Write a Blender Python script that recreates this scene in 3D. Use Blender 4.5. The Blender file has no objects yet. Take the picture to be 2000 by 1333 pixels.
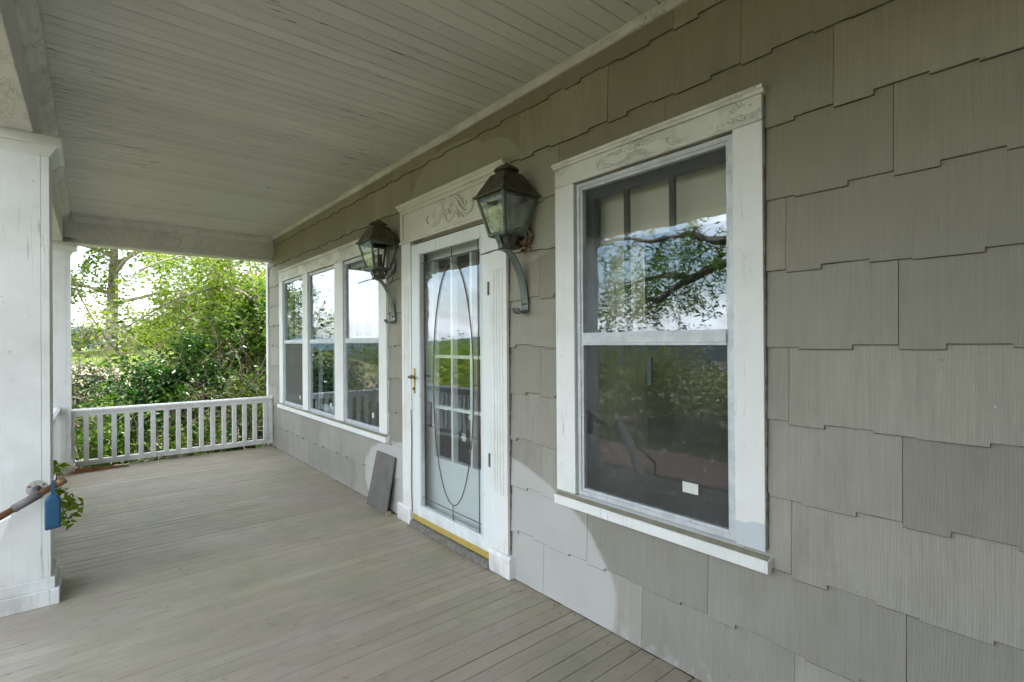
import bpy, math, random
import numpy as np
from mathutils import Vector, Matrix

random.seed(7)
rng = np.random.default_rng(7)
scene = bpy.context.scene
col = scene.collection

# ------------------------------------------------------------------ camera
yaw, pitch, roll = math.radians(39.64), math.radians(.163), math.radians(-.40)
fw = Vector((math.sin(yaw) * math.cos(pitch), math.cos(yaw) * math.cos(pitch), math.sin(pitch)))
rt = Vector((math.cos(yaw), -math.sin(yaw), 0))
up = rt.cross(fw)
rt2 = math.cos(roll) * rt + math.sin(roll) * up
up2 = -math.sin(roll) * rt + math.cos(roll) * up
cam_data = bpy.data.cameras.new('camera')
cam_data.sensor_width = 36.0
cam_data.lens = 993.0 / 2000.0 * 36.0
cam_data.clip_start = 0.05
cam_data.clip_end = 20000
cam = bpy.data.objects.new('camera', cam_data)
col.objects.link(cam)
cam.matrix_world = Matrix(((rt2.x, up2.x, -fw.x, -1.85), (rt2.y, up2.y, -fw.y, 0.0), (rt2.z, up2.z, -fw.z, 1.338), (0, 0, 0, 1)))
scene.camera = cam

# ------------------------------------------------------------------ sky, sun, exposure
SUN_EL = math.radians(65)
sun_h = Vector((0.95, 0.22, 0)).normalized()
to_sun = Vector((sun_h.x * math.cos(SUN_EL), sun_h.y * math.cos(SUN_EL), math.sin(SUN_EL)))
world = bpy.data.worlds.new('World')
scene.world = world
world.use_nodes = True
wn, wl = world.node_tree.nodes, world.node_tree.links
wn.clear()
w_out = wn.new('ShaderNodeOutputWorld')
w_bg = wn.new('ShaderNodeBackground')
w_bg.inputs['Strength'].default_value = 0.15
sky = wn.new('ShaderNodeTexSky')
sky.sky_type = 'NISHITA'
sky.sun_disc = False
sky.sun_elevation = SUN_EL
sky.sun_rotation = math.atan2(to_sun.x, to_sun.y)
sky.air_density = 1.2
sky.dust_density = 2.5
w_co = wn.new('ShaderNodeTexCoord')
w_map = wn.new('ShaderNodeMapping')
w_map.inputs['Scale'].default_value = (1.0, 1.0, 2.6)
w_noise = wn.new('ShaderNodeTexNoise')
w_noise.inputs['Scale'].default_value = 2.3
w_noise.inputs['Detail'].default_value = 7
w_noise.inputs['Roughness'].default_value = 0.58
w_ramp = wn.new('ShaderNodeValToRGB')
w_ramp.color_ramp.elements[0].position = 0.40
w_ramp.color_ramp.elements[1].position = 0.70
w_mix = wn.new('ShaderNodeMixRGB')
w_mix.inputs[2].default_value = (10.4, 10.7, 11.3, 1)      # bright thin cloud
wl.new(w_co.outputs['Generated'], w_map.inputs['Vector'])
wl.new(w_map.outputs['Vector'], w_noise.inputs['Vector'])
wl.new(w_noise.outputs['Fac'], w_ramp.inputs['Fac'])
wl.new(w_ramp.outputs['Color'], w_mix.inputs[0])
wl.new(sky.outputs['Color'], w_mix.inputs[1])
wl.new(w_mix.outputs['Color'], w_bg.inputs['Color'])
wl.new(w_bg.outputs['Background'], w_out.inputs['Surface'])

sun_data = bpy.data.lights.new('sun', 'SUN')
sun_data.energy = 3.3
sun_data.angle = math.radians(2.0)
sun_data.color = (1.0, 0.95, 0.86)
sun = bpy.data.objects.new('sun', sun_data)
col.objects.link(sun)
sun.rotation_euler = to_sun.to_track_quat('Z', 'Y').to_euler()
sun.location = (10, 0, 20)

scene.view_settings.view_transform = 'Standard'
scene.view_settings.look = 'None'
scene.view_settings.gamma = 1.0
scene.view_settings.exposure = 2.0
scene.view_settings.use_curve_mapping = False
scene.cycles.use_denoising = True
scene.cycles.max_bounces = 10
scene.cycles.diffuse_bounces = 3
scene.cycles.glossy_bounces = 4
scene.cycles.transmission_bounces = 6
scene.cycles.transparent_max_bounces = 16
scene.cycles.caustics_reflective = False
scene.cycles.caustics_refractive = False
scene.cycles.sample_clamp_indirect = 6.0

BW = .0822          # floor board pitch

# ------------------------------------------------------------------ node helpers
class NT:
    def __init__(self, name):
        self.m = bpy.data.materials.new(name)
        self.m.use_nodes = True
        self.n, self.l = self.m.node_tree.nodes, self.m.node_tree.links
        self.b = self.n.get('Principled BSDF')
        self.out = self.n.get('Material Output')
        self._pos = None
    def new(self, t, **kw):
        nd = self.n.new(t)
        for k, v in kw.items():
            setattr(nd, k, v)
        return nd
    def pos(self):
        if self._pos is None:
            self._pos = self.new('ShaderNodeNewGeometry')
        return self._pos.outputs['Position']
    def rand(self):
        return self.new('ShaderNodeObjectInfo').outputs['Random']
    def island(self):
        if self._pos is None:
            self.pos()
        return self._pos.outputs['Random Per Island']
    def link(self, a, b):
        self.l.new(a, b)
    def put(self, sock, v):
        if isinstance(v, bpy.types.NodeSocket):
            self.l.new(v, sock)
        else:
            sock.default_value = v
    def math(self, op, a, b=0.0, c=0.0, clamp=False):
        nd = self.new('ShaderNodeMath', operation=op, use_clamp=clamp)
        self.put(nd.inputs[0], a); self.put(nd.inputs[1], b); self.put(nd.inputs[2], c)
        return nd.outputs[0]
    def map(self, vec, scale=(1, 1, 1), loc=(0, 0, 0)):
        nd = self.new('ShaderNodeMapping')
        self.put(nd.inputs['Vector'], vec)
        nd.inputs['Scale'].default_value = scale
        self.put(nd.inputs['Location'], loc)
        return nd.outputs['Vector']
    def noise(self, vec, scale, detail=4, rough=.55, dist=0.0):
        nd = self.new('ShaderNodeTexNoise')
        self.put(nd.inputs['Vector'], vec)
        nd.inputs['Scale'].default_value = scale
        nd.inputs['Detail'].default_value = detail
        nd.inputs['Roughness'].default_value = rough
        nd.inputs['Distortion'].default_value = dist
        return nd.outputs['Fac']
    def voronoi(self, vec, scale, feature='F1', out='Distance', rnd=1.0):
        nd = self.new('ShaderNodeTexVoronoi', feature=feature)
        self.put(nd.inputs['Vector'], vec)
        nd.inputs['Scale'].default_value = scale
        nd.inputs['Randomness'].default_value = rnd
        return nd.outputs[out]
    def ramp(self, fac, lo, hi, a=0.0, b=1.0):
        nd = self.new('ShaderNodeMapRange', clamp=True)
        self.put(nd.inputs['Value'], fac)
        nd.inputs['From Min'].default_value = lo
        nd.inputs['From Max'].default_value = hi
        nd.inputs['To Min'].default_value = a
        nd.inputs['To Max'].default_value = b
        return nd.outputs['Result']
    def mix(self, fac, a, b, mode='MIX'):
        nd = self.new('ShaderNodeMixRGB', blend_type=mode)
        self.put(nd.inputs[0], fac)
        for s, v in ((nd.inputs[1], a), (nd.inputs[2], b)):
            if isinstance(v, tuple) and len(v) == 3:
                v = (*v, 1)
            self.put(s, v)
        return nd.outputs[0]
    def bump(self, h, strength=.3, dist=.01, normal=None):
        nd = self.new('ShaderNodeBump')
        nd.inputs['Strength'].default_value = strength
        nd.inputs['Distance'].default_value = dist
        self.put(nd.inputs['Height'], h)
        if normal is not None:
            self.put(nd.inputs['Normal'], normal)
        return nd.outputs['Normal']
    def sep(self, vec):
        nd = self.new('ShaderNodeSeparateXYZ')
        self.put(nd.inputs[0], vec)
        return nd.outputs
    def fin(self, color=None, rough=None, normal=None, spec=None, metal=None):
        i = self.b.inputs
        if color is not None:
            if isinstance(color, tuple) and len(color) == 3:
                color = (*color, 1)
            self.put(i['Base Color'], color)
        if rough is not None: self.put(i['Roughness'], rough)
        if normal is not None: self.put(i['Normal'], normal)
        if spec is not None: self.put(i['Specular IOR Level'], spec)
        if metal is not None: self.put(i['Metallic'], metal)
        return self.m

def white_paint(name, c=(.83, .835, .81), dirt=(.42, .40, .33), dirt_amt=.33, grain=(1, 1, .06), peel=0.0, rough=.5):
    t = NT(name)
    p = t.pos()
    big = t.noise(p, 3.2, 6, .62)
    fine = t.noise(t.map(p, grain), 60, 4, .6)
    c1 = t.mix(t.ramp(big, .46, .78, 0, dirt_amt), c, dirt)
    c1 = t.mix(t.ramp(fine, .55, .85, 0, .16), c1, dirt)
    cn = t.noise(t.map(p, tuple(g * .5 if g < .5 else g for g in grain)), 17, 3, .5)
    crack = t.math('MULTIPLY', t.ramp(t.math('ABSOLUTE', t.math('SUBTRACT', cn, .5)), 0, .006, 1, 0), t.ramp(t.noise(p, 2.3, 3), .50, .60))
    c1 = t.mix(t.math('MULTIPLY', crack, .55), c1, (.24, .22, .18))
    chip = t.math('MULTIPLY', t.ramp(t.noise(p, 46, 4, .65), .665, .685), t.ramp(t.noise(p, 3.7, 3), .5, .62))
    c1 = t.mix(t.math('MULTIPLY', chip, .6), c1, (.26, .22, .17))
    grime = t.math('MULTIPLY', t.ramp(t.sep(p)[2], .0, .22, 1, 0), t.ramp(t.noise(t.map(p, (1, 1, .5)), 9, 5, .65), .40, .62))
    c1 = t.mix(t.math('MULTIPLY', grime, .5), c1, (.30, .265, .21))
    specks = t.voronoi(p, 38)
    sm = t.math('MULTIPLY', t.ramp(specks, .035, .075, 1, 0), t.ramp(t.noise(p, 5, 2), .52, .62))
    c1 = t.mix(t.math('MULTIPLY', sm, .55), c1, (.10, .085, .06))
    sx_ = t.sep(p)
    tu = t.math('MULTIPLY', t.math('MULTIPLY', t.ramp(sx_[1], .934, .936, 1, 0), t.ramp(sx_[2], .5915, .592)), t.ramp(t.math('ADD', sx_[2], t.math('MULTIPLY', t.noise(p, 11, 4), .07)), .718, .722, 1, 0))
    c1 = t.mix(t.math('MULTIPLY', tu, .75), c1, (.52, .57, .62))
    h = t.math('ADD', t.math('MULTIPLY', fine, .5), t.math('MULTIPLY', t.noise(p, 180, 2), .25))
    nrm = t.bump(h, .22, .004)
    if peel > 0:
        pn = t.noise(t.map(p, (1, .42, 1.3)), 13, 9, .68, .25)
        zone = t.ramp(t.noise(t.map(p, (1, .6, 1)), 4.5, 4), .44, .52)
        d = t.math('SUBTRACT', pn, .5)
        line = t.math('MULTIPLY', t.ramp(t.math('ABSOLUTE', d), .0, .007, 1, 0), zone)
        flake = t.math('MULTIPLY', t.ramp(d, -.001, .003), zone)
        c1 = t.mix(t.math('MULTIPLY', flake, .35 * peel), c1, (.50, .50, .44))
        c1 = t.mix(t.math('MULTIPLY', line, .8 * peel), c1, (.15, .14, .105))
        nrm = t.bump(flake, 1.0, .006, nrm)
    return t.fin(c1, rough, nrm, .4)

def simple(name, c, rough=.6, var=.25, scale=12, metal=0.0, bump=.15, c2=None, spec=.5, grain=(1, 1, 1)):
    t = NT(name)
    p = t.map(t.pos(), grain)
    n = t.noise(p, scale, 6, .6)
    c2 = c2 or tuple(x * .45 for x in c)
    cc = t.mix(t.ramp(n, .38, .72, 0, min(1, var * 2)), c, c2)
    return t.fin(cc, rough, t.bump(t.noise(p, scale * 4, 4), bump, .004), spec, metal)

M = {}
M['white'] = white_paint('white_paint')
M['column'] = white_paint('column_paint', (.80, .82, .795), (.46, .47, .39), .4)
M['rail'] = white_paint('rail_paint', (.77, .78, .755), (.38, .37, .33), .45)
M['peel'] = white_paint('peeling_paint', (.75, .755, .70), (.42, .41, .34), .4, (1, .06, 1), 1.0)
M['head'] = white_paint('door_head_paint', (.72, .715, .63), (.38, .36, .27), .35, (1, .06, 1))
M['ceiling_trim'] = white_paint('ceiling_trim_paint', (.72, .715, .655), (.24, .20, .15), .45, (1, .05, 1), .5)
M['beam'] = white_paint('beam_paint', (.73, .735, .69), (.34, .32, .27), .28, (.2, .2, 1), .25)
M['door_white'] = white_paint('door_enamel', (.79, .83, .825), (.55, .59, .57), .22, rough=.35)

def siding():
    t = NT('shingle_paint')
    p = t.pos()
    r = t.rand()
    s = t.sep(p)
    off = t.new('ShaderNodeCombineXYZ')
    t.put(off.inputs[1], t.math('MULTIPLY', r, 37.0))
    t.put(off.inputs[2], t.math('MULTIPLY', r, 11.0))
    gp = t.map(p, (0, 1, .035), off.outputs[0])
    warp = t.math('MULTIPLY', t.noise(t.map(p, (0, 1, .6), off.outputs[0]), 3.5, 2), .035)
    y2 = t.math('ADD', s[1], warp)
    comb = t.new('ShaderNodeCombineXYZ')
    t.put(comb.inputs[1], t.math('ADD', y2, t.math('MULTIPLY', r, 5.0)))
    wv = t.new('ShaderNodeTexWave', wave_type='BANDS', bands_direction='Y', wave_profile='SIN')
    t.put(wv.inputs['Vector'], comb.outputs[0])
    wv.inputs['Scale'].default_value = 38
    wv.inputs['Distortion'].default_value = 3.0
    wv.inputs['Detail'].default_value = 3
    wv.inputs['Detail Scale'].default_value = 1.5
    grain = t.noise(gp, 90, 5, .62)
    big = t.noise(p, 2.4, 5, .6)
    bounce_tint = t.ramp(t.math('ADD', s[2], t.math('MULTIPLY', t.noise(p, 1.2, 4), .8)), .7, 2.7, 1, 0)  # greyer low, olive high: colour of the bounced light painted in by height
    base = t.mix(bounce_tint, t.mix(r, (.285, .262, .186), (.385, .36, .262)), t.mix(r, (.295, .28, .245), (.395, .377, .33)))
    base = t.mix(t.ramp(big, .42, .72, 0, .4), base, (.232, .214, .17))
    base = t.mix(t.math('MULTIPLY', t.ramp(grain, .42, .70), .26), base, (.175, .163, .135))
    base = t.mix(t.math('MULTIPLY', wv.outputs['Fac'], .13), base, (.19, .178, .148))
    stain = t.ramp(t.noise(t.map(p, (1, 1.6, .5), off.outputs[0]), 5.5, 6, .66), .52, .70, 0, .4)
    base = t.mix(stain, base, (.215, .20, .165))
    # weathered nail heads and small scuffs
    v = t.voronoi(p, 9)
    base = t.mix(t.math('MULTIPLY', t.ramp(v, .03, .06, 1, 0), .42), base, (.16, .155, .15))
    v2 = t.voronoi(t.map(p, (1, 1, .45)), 17)
    base = t.mix(t.math('MULTIPLY', t.ramp(v2, .022, .04, 1, 0), t.ramp(t.noise(p, 3, 2), .56, .6)), base, (.62, .62, .58))
    # lighter patches in the paint: round the door head, and low down beside the door
    def blob(cy, cz, ry, rz):
        a = t.math('DIVIDE', t.math('SUBTRACT', s[1], cy), ry)
        b = t.math('DIVIDE', t.math('SUBTRACT', s[2], cz), rz)
        return t.math('SQRT', t.math('ADD', t.math('MULTIPLY', a, a), t.math('MULTIPLY', b, b)))
    wob = t.math('MULTIPLY', t.math('SUBTRACT', t.noise(p, 7, 3), .5), .10)
    m = None
    for b in ((2.88, 2.30, .56, .36), (2.45, 2.22, .36, .34), (2.10, 2.08, .36, .30)):
        d = t.ramp(t.math('ADD', blob(*b), wob), .985, 1.015, 1, 0)
        m = d if m is None else t.math('MAXIMUM', m, d)
    base = t.mix(t.math('MULTIPLY', m, .6), base, (.40, .39, .30))
    low1 = t.ramp(t.math('ADD', blob(2.62, .10, 1.13, .62), t.math('MULTIPLY', wob, .4)), .985, 1.01, 1, 0)
    low2 = t.ramp(t.math('ADD', blob(3.55, .24, .72, .33), wob), .97, 1.02, 1, 0)
    low = t.math('MAXIMUM', low1, low2)
    dm = t.ramp(t.noise(p, 4, 4), .3, .7, .75, 1)
    base = t.mix(t.math('MULTIPLY', low, dm), base, (.50, .495, .465))
    # splashed, flaking paint along the floor
    sp = t.math('MULTIPLY', t.ramp(s[2], .0, .10, 1, 0), t.ramp(t.noise(t.map(p, (1, 1, .5)), 22, 5, .7), .5, .66))
    base = t.mix(t.math('MULTIPLY', sp, .6), base, (.52, .51, .52))
    amp = t.ramp(t.noise(t.map(p, (1, 1, .4)), 2.2, 3), .35, .65, .12, .5)
    h = t.math('ADD', t.math('MULTIPLY', wv.outputs['Fac'], amp), t.math('MULTIPLY', grain, .9))
    h = t.math('ADD', h, t.math('MULTIPLY', t.noise(p, 9, 3), .7))
    nrm = t.bump(h, .34, .0035)
    return t.fin(base, .62, nrm, .35)
M['siding'] = siding()
M['butt'] = simple('grimy_shaded_edge', (.09, .08, .065), .9, .6, 14, c2=(.25, .235, .195), bump=.3, spec=.1)  # shadow line under each lap painted onto the edge, with some grime

def floor_paint():
    t = NT('floor_paint')
    p = t.pos()
    r = t.rand()
    off = t.new('ShaderNodeCombineXYZ')
    t.put(off.inputs[0], t.math('MULTIPLY', r, 31.0))
    t.put(off.inputs[1], t.math('MULTIPLY', r, 7.0))
    g = t.map(p, (.05, 1, 1), off.outputs[0])
    grain = t.noise(g, 75, 6, .65)
    s = t.sep(p)
    base = t.mix(t.ramp(r, 0, 1), (.345, .315, .225), (.415, .378, .275))
    big = t.noise(p, 1.5, 5, .6)
    base = t.mix(t.ramp(big, .42, .60, 0, .8), base, (.40, .335, .28))
    base = t.mix(t.ramp(t.noise(t.map(p, (.7, 1, 1), (3, 1, 0)), 2.6, 6, .62), .48, .66, 0, .6), base, (.30, .285, .20))
    base = t.mix(t.ramp(t.noise(t.map(p, (.7, 1, 1), (9, 4, 0)), 1.9, 6, .64), .56, .68, 0, .5), base, (.50, .47, .40))
    wear = t.math('MULTIPLY', t.ramp(t.noise(t.map(p, (.45, 1, 1)), 3.6, 6, .68), .5, .66), t.ramp(grain, .42, .6))
    # traffic and rain wear: bare grey wood towards the open edge and the steps
    edge = t.ramp(s[0], -2.1, -.5, 1, .25)
    base = t.mix(t.math('MULTIPLY', wear, t.math('MULTIPLY', edge, .75)), base, (.52, .48, .43))
    dk = t.ramp(t.noise(g, 30, 6, .7), .63, .72)
    base = t.mix(t.math('MULTIPLY', dk, t.math('MULTIPLY', edge, .85)), base, (.085, .07, .055))
    # flaked spots down to dark wood, gathered in patches along the boards
    pit = t.ramp(t.noise(t.map(p, (.28, 1, 1), off.outputs[0]), 48, 4, .6), .66, .69)
    pz_ = t.ramp(t.noise(t.map(p, (.6, 1, 1)), 1.25, 3, .6), .49, .58)
    base = t.mix(t.math('MULTIPLY', t.math('MULTIPLY', pit, pz_), .8), base, (.075, .055, .04))
    st2 = t.ramp(t.noise(t.map(p, (.10, 1, 1), off.outputs[0]), 24, 5, .66), .40, .70)
    base = t.mix(t.math('MULTIPLY', st2, .22), base, (.21, .185, .145))
    base = t.mix(t.math('MULTIPLY', t.ramp(grain, .55, .8), .3), base, (.15, .14, .11))
    dirt = t.ramp(t.noise(p, 5.5, 6, .66), .58, .75, 0, .4)
    base = t.mix(dirt, base, (.17, .155, .12))
    v = t.voronoi(t.map(p, (.5, 1, 1)), 9)
    base = t.mix(t.math('MULTIPLY', t.ramp(v, .02, .05, 1, 0), t.ramp(t.noise(p, 2.2, 2), .5, .58)), base, (.52, .53, .52))
    fx = t.math('ABSOLUTE', t.math('SUBTRACT', t.math('FRACT', t.math('DIVIDE', s[0], .405)), .5))
    fy = t.math('FRACT', t.math('DIVIDE', t.math('SUBTRACT', s[1], 1.19), BW))
    fy = t.math('ABSOLUTE', t.math('SUBTRACT', t.math('ABSOLUTE', t.math('SUBTRACT', fy, .5)), .27))
    nd = t.math('SQRT', t.math('ADD', t.math('POWER', t.math('MULTIPLY', fx, .405), 2.0), t.math('POWER', t.math('MULTIPLY', fy, BW), 2.0)))
    base = t.mix(t.math('MULTIPLY', t.ramp(nd, .0025, .0048, 1, 0), t.ramp(t.noise(p, 6, 2), .42, .58, .05, .65)), base, (.12, .10, .08))
    rough = t.ramp(t.noise(p, 8, 4), .3, .7, .38, .6)
    nrm = t.bump(t.math('ADD', grain, t.math('MULTIPLY', t.noise(p, 130, 3), .3)), .28, .004)
    return t.fin(base, rough, nrm, .4)
M['floor'] = floor_paint()

def ceiling_paint():
    t = NT('ceiling_paint')
    p = t.pos()
    r = t.rand()
    off = t.new('ShaderNodeCombineXYZ')
    t.put(off.inputs[0], t.math('MULTIPLY', r, 29.0))
    g = t.map(p, (.05, 1, 1), off.outputs[0])
    grain = t.noise(g, 55, 5, .62)
    base = t.mix(t.ramp(r, 0, 1), (.60, .605, .55), (.68, .685, .625))
    base = t.mix(t.ramp(t.noise(p, 1.7, 5), .42, .72, 0, .35), base, (.50, .48, .43))
    base = t.mix(t.math('MULTIPLY', t.ramp(grain, .55, .8), .16), base, (.25, .24, .2))
    fl = t.math('MULTIPLY', t.ramp(t.noise(t.map(p, (.35, 1.6, 1)), 17, 5, .7), .66, .69), t.ramp(t.noise(p, 1.1, 2), .46, .6))
    base = t.mix(t.math('MULTIPLY', fl, .8), base, (.10, .085, .065))
    # open cracks and flaked paint along the boards, worst towards the open corner
    s = t.sep(p)
    ck = t.ramp(t.noise(t.map(p, (.09, 1, 1), off.outputs[0]), 58, 3, .55), .64, .655)
    zn = t.ramp(t.noise(p, 1.3, 3, .6), .5, .6)
    cn = t.ramp(t.math('ADD', t.math('ABSOLUTE', t.math('ADD', s[0], 1.95)), t.math('MULTIPLY', t.math('ABSOLUTE', t.math('SUBTRACT', s[1], 4.2)), .3)), .25, .7, 1, 0)
    base = t.mix(t.math('MULTIPLY', t.math('MULTIPLY', ck, t.math('MAXIMUM', zn, cn)), .85), base, (.07, .055, .045))
    return t.fin(base, .55, t.bump(grain, .2, .004), .35)
M['ceiling'] = ceiling_paint()

def metal_patina(name, c, c2, c3, rough=.5, metal=.5):
    t = NT(name)
    p = t.pos()
    base = t.mix(t.ramp(t.noise(p, 16, 6, .65), .42, .62), c, c2)
    base = t.mix(t.ramp(t.noise(p, 31, 5, .7), .58, .68, 0, .75), base, c3)
    return t.fin(base, t.ramp(t.noise(p, 20, 3), .3, .7, rough - .12, rough + .2), t.bump(t.noise(p, 90, 4), .25, .003), .5, metal)
M['copper_dark'] = metal_patina('aged_copper_dark', (.075, .068, .045), (.12, .115, .075), (.10, .135, .105))
M['copper_green'] = metal_patina('aged_copper_green', (.10, .13, .10), (.17, .215, .18), (.11, .085, .05))
M['strap'] = metal_patina('weathered_strap', (.125, .15, .145), (.19, .21, .205), (.09, .10, .07), .42, .55)
M['alu'] = metal_patina('mill_aluminium', (.55, .58, .60), (.66, .69, .71), (.42, .44, .44), .5, .25)
M['alu_white'] = simple('white_aluminium', (.70, .73, .76), .45, .2, 20, bump=.08, c2=(.5, .52, .52))
M['brass'] = metal_patina('aged_brass', (.50, .37, .12), (.40, .29, .09), (.22, .15, .05), .35, .85)
M['brass_dark'] = metal_patina('dark_brass', (.20, .145, .06), (.26, .19, .08), (.10, .07, .035), .4, .7)
M['gold'] = metal_patina('gold_sweep', (.62, .46, .12), (.54, .40, .11), (.40, .29, .09), .42, .35)
M['came'] = simple('lead_came', (.20, .135, .10), .45, .3, 30, .5)
M['pipe'] = metal_patina('rusty_pipe', (.23, .115, .05), (.33, .19, .09), (.14, .07, .035), .55, .4)
M['galv'] = metal_patina('galvanised', (.12, .115, .11), (.19, .18, .17), (.09, .06, .045), .7, .2)
M['blue'] = simple('blue_plastic', (.010, .075, .16), .5, .25, 14, c2=(.02, .11, .20), bump=.05)
M['stone'] = simple('threshold_stone', (.12, .11, .095), .8, .5, 30, c2=(.24, .23, .20), bump=.5)
M['dark_sash'] = simple('dark_sash_wood', (.035, .035, .035), .5, .3, 20)
M['pale_sash'] = simple('pale_sash_wood', (.52, .58, .63), .5, .2, 20, c2=(.4, .45, .5))
M['inner_door'] = simple('inner_door_paint', (.76, .82, .81), .45, .15, 8, c2=(.64, .71, .70), bump=.05)
M['room'] = simple('room_plaster', (.34, .31, .28), .8, .2, 6)
M['room_dark'] = simple('room_dark_boards', (.10, .085, .07), .6, .3, 8)
M['shade'] = simple('shade_cloth', (.74, .70, .56), .8, .12, 4, c2=(.62, .58, .46), bump=.1)
M['curtain'] = simple('curtain_cloth', (.42, .44, .48), .85, .2, 6, c2=(.3, .32, .36), bump=.1)
M['sub'] = simple('joist_dark', (.045, .035, .028), .9, .4, 10)
M['slate'] = simple('slate_board', (.115, .105, .095), .6, .35, 9, c2=(.19, .175, .16), bump=.2)
M['bark'] = simple('bark', (.34, .29, .24), .9, .5, 18, c2=(.17, .14, .115), bump=.9, grain=(1, 1, .25))
M['twig'] = simple('twig_bark', (.36, .30, .24), .85, .45, 22, c2=(.17, .13, .10), bump=.4)
M['bramble'] = simple('bramble_stem', (.20, .135, .095), .85, .5, 9, c2=(.09, .055, .04), bump=.3)
M['bark_dark'] = simple('dark_bark', (.11, .09, .072), .9, .5, 18, c2=(.05, .04, .032), bump=.8)
M['stem_red'] = simple('reddish_stem', (.13, .06, .045), .7, .4, 22, c2=(.07, .035, .03))
M['roof'] = simple('roof_shingle', (.09, .085, .08), .9, .4, 20)
M['straw'] = simple('pine_straw_needles', (.36, .17, .06), .8, .5, 30, c2=(.16, .08, .035))
M['litter'] = simple('dry_leaf', (.25, .12, .05), .75, .6, 60, c2=(.48, .45, .38))
M['mud'] = simple('dried_mud', (.15, .07, .03), .9, .6, 45, c2=(.30, .25, .19), bump=.9)
M['sticker'] = simple('white_sticker', (.70, .72, .66), .6, .3, 40, c2=(.52, .62, .55), bump=.02)
M['limb'] = simple('pale_grey_bark', (.40, .355, .30), .85, .4, 14, c2=(.24, .20, .165), bump=.4)
M['flange'] = metal_patina('painted_flange', (.55, .55, .50), (.42, .40, .35), (.22, .13, .07), .6, .1)
M['caulk'] = simple('dirty_caulk', (.13, .105, .08), .9, .6, 30, c2=(.34, .33, .29), bump=.6)
M['grime'] = simple('sill_algae', (.30, .28, .19), .9, .4, 20, c2=(.42, .41, .32), bump=.3)
M['tape'] = simple('green_tape', (.05, .085, .075), .6, .3, 40)
M['candle'] = simple('candle_sleeve', (.12, .10, .06), .6, .4, 30)
M['wire'] = simple('dark_wire', (.035, .028, .022), .6, .2, 20)
M['pink'] = simple('pink_petal', (.75, .30, .38), .6, .2, 20, c2=(.8, .5, .55))
M['brickpath'] = simple('worn_brick_path', (.15, .10, .08), .85, .5, 3, c2=(.10, .085, .07), bump=.4)
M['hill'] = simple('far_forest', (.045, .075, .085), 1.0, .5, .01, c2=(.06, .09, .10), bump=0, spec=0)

def glass(name, r0=.1, tint=(.93, .96, .95), dust=0.0, film=None, keep=1.0):
    t = NT(name)
    t.n.remove(t.b)
    p = t.pos()
    # Schlick reflectance, the same from either side of the sheet
    dot = t.new('ShaderNodeVectorMath', operation='DOT_PRODUCT')
    t.link(t._pos.outputs['Incoming'], dot.inputs[0])
    t.link(t._pos.outputs['Normal'], dot.inputs[1])
    c1 = t.math('SUBTRACT', 1.0, t.math('ABSOLUTE', dot.outputs['Value']), clamp=True)
    fac = t.math('ADD', t.math('MULTIPLY', t.math('POWER', c1, 5.0), (1.0 - r0) * keep), r0, clamp=True)
    tr = t.new('ShaderNodeBsdfTransparent')
    tr.inputs['Color'].default_value = (*tint, 1)
    gl = t.new('ShaderNodeBsdfGlossy')
    gl.inputs['Roughness'].default_value = 0.012
    gl.inputs['Color'].default_value = (.86, .925, 1, 1)      # bluish tint: puts more sky blue into the reflections
    # old glass is a little wavy
    t.put(gl.inputs['Normal'], t.bump(t.noise(p, 5, 2), .05, .01))
    mx = t.new('ShaderNodeMixShader')
    t.put(mx.inputs[0], fac)
    t.link(tr.outputs[0], mx.inputs[1])
    t.link(gl.outputs[0], mx.inputs[2])
    res = mx.outputs[0]
    if dust > 0:
        df = t.new('ShaderNodeBsdfDiffuse')
        df.inputs['Color'].default_value = (.62, .64, .62, 1)
        n1 = t.noise(p, 34, 5, .7, 1.2)
        ln = t.ramp(t.math('ABSOLUTE', t.math('SUBTRACT', n1, .5)), 0, .012, 1, 0)
        zone = t.ramp(t.noise(p, 15, 4, .7), .57, .62)
        m1 = t.math('MULTIPLY', t.math('MULTIPLY', ln, zone), .5)
        v = t.ramp(t.voronoi(p, 60), .05, .11, 1, 0)
        m1 = t.math('ADD', m1, t.math('MULTIPLY', t.math('MULTIPLY', v, t.ramp(t.noise(p, 6, 3), .5, .62)), .4))
        m1 = t.math('MULTIPLY', t.math('ADD', m1, t.ramp(t.noise(p, 3, 4), .3, .8, .008, .045)), dust, clamp=True)
        m2 = t.new('ShaderNodeMixShader')
        t.put(m2.inputs[0], m1)
        t.link(res, m2.inputs[1])
        t.link(df.outputs[0], m2.inputs[2])
        res = m2.outputs[0]
    if film:
        df = t.new('ShaderNodeBsdfDiffuse')
        df.inputs['Color'].default_value = (*film, 1)
        m3 = t.new('ShaderNodeMixShader')
        t.put(m3.inputs[0], t.ramp(t.noise(p, 22, 4, .6), .45, .7, .08, .45))
        t.link(res, m3.inputs[1])
        t.link(df.outputs[0], m3.inputs[2])
        res = m3.outputs[0]
    t.link(res, t.out.inputs['Surface'])
    return t.m
M['glass'] = glass('window_glass', .10, (.97, .985, .98), dust=.12)
M['glass_low'] = glass('dusty_glass', .034, (.96, .97, .96), dust=.8)
M['glass_dull'] = glass('dull_glass', .006, dust=.5, keep=.12)
M['glass_door'] = glass('door_glass', .10, (.98, .99, .985), dust=.08)
M['lantern_glass'] = glass('lantern_glass', .06, (.90, .93, .89), film=(.46, .46, .42))
M['lantern_glass_clear'] = glass('lantern_glass_clear', .06, (.93, .95, .91), film=(.50, .54, .34))

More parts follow.
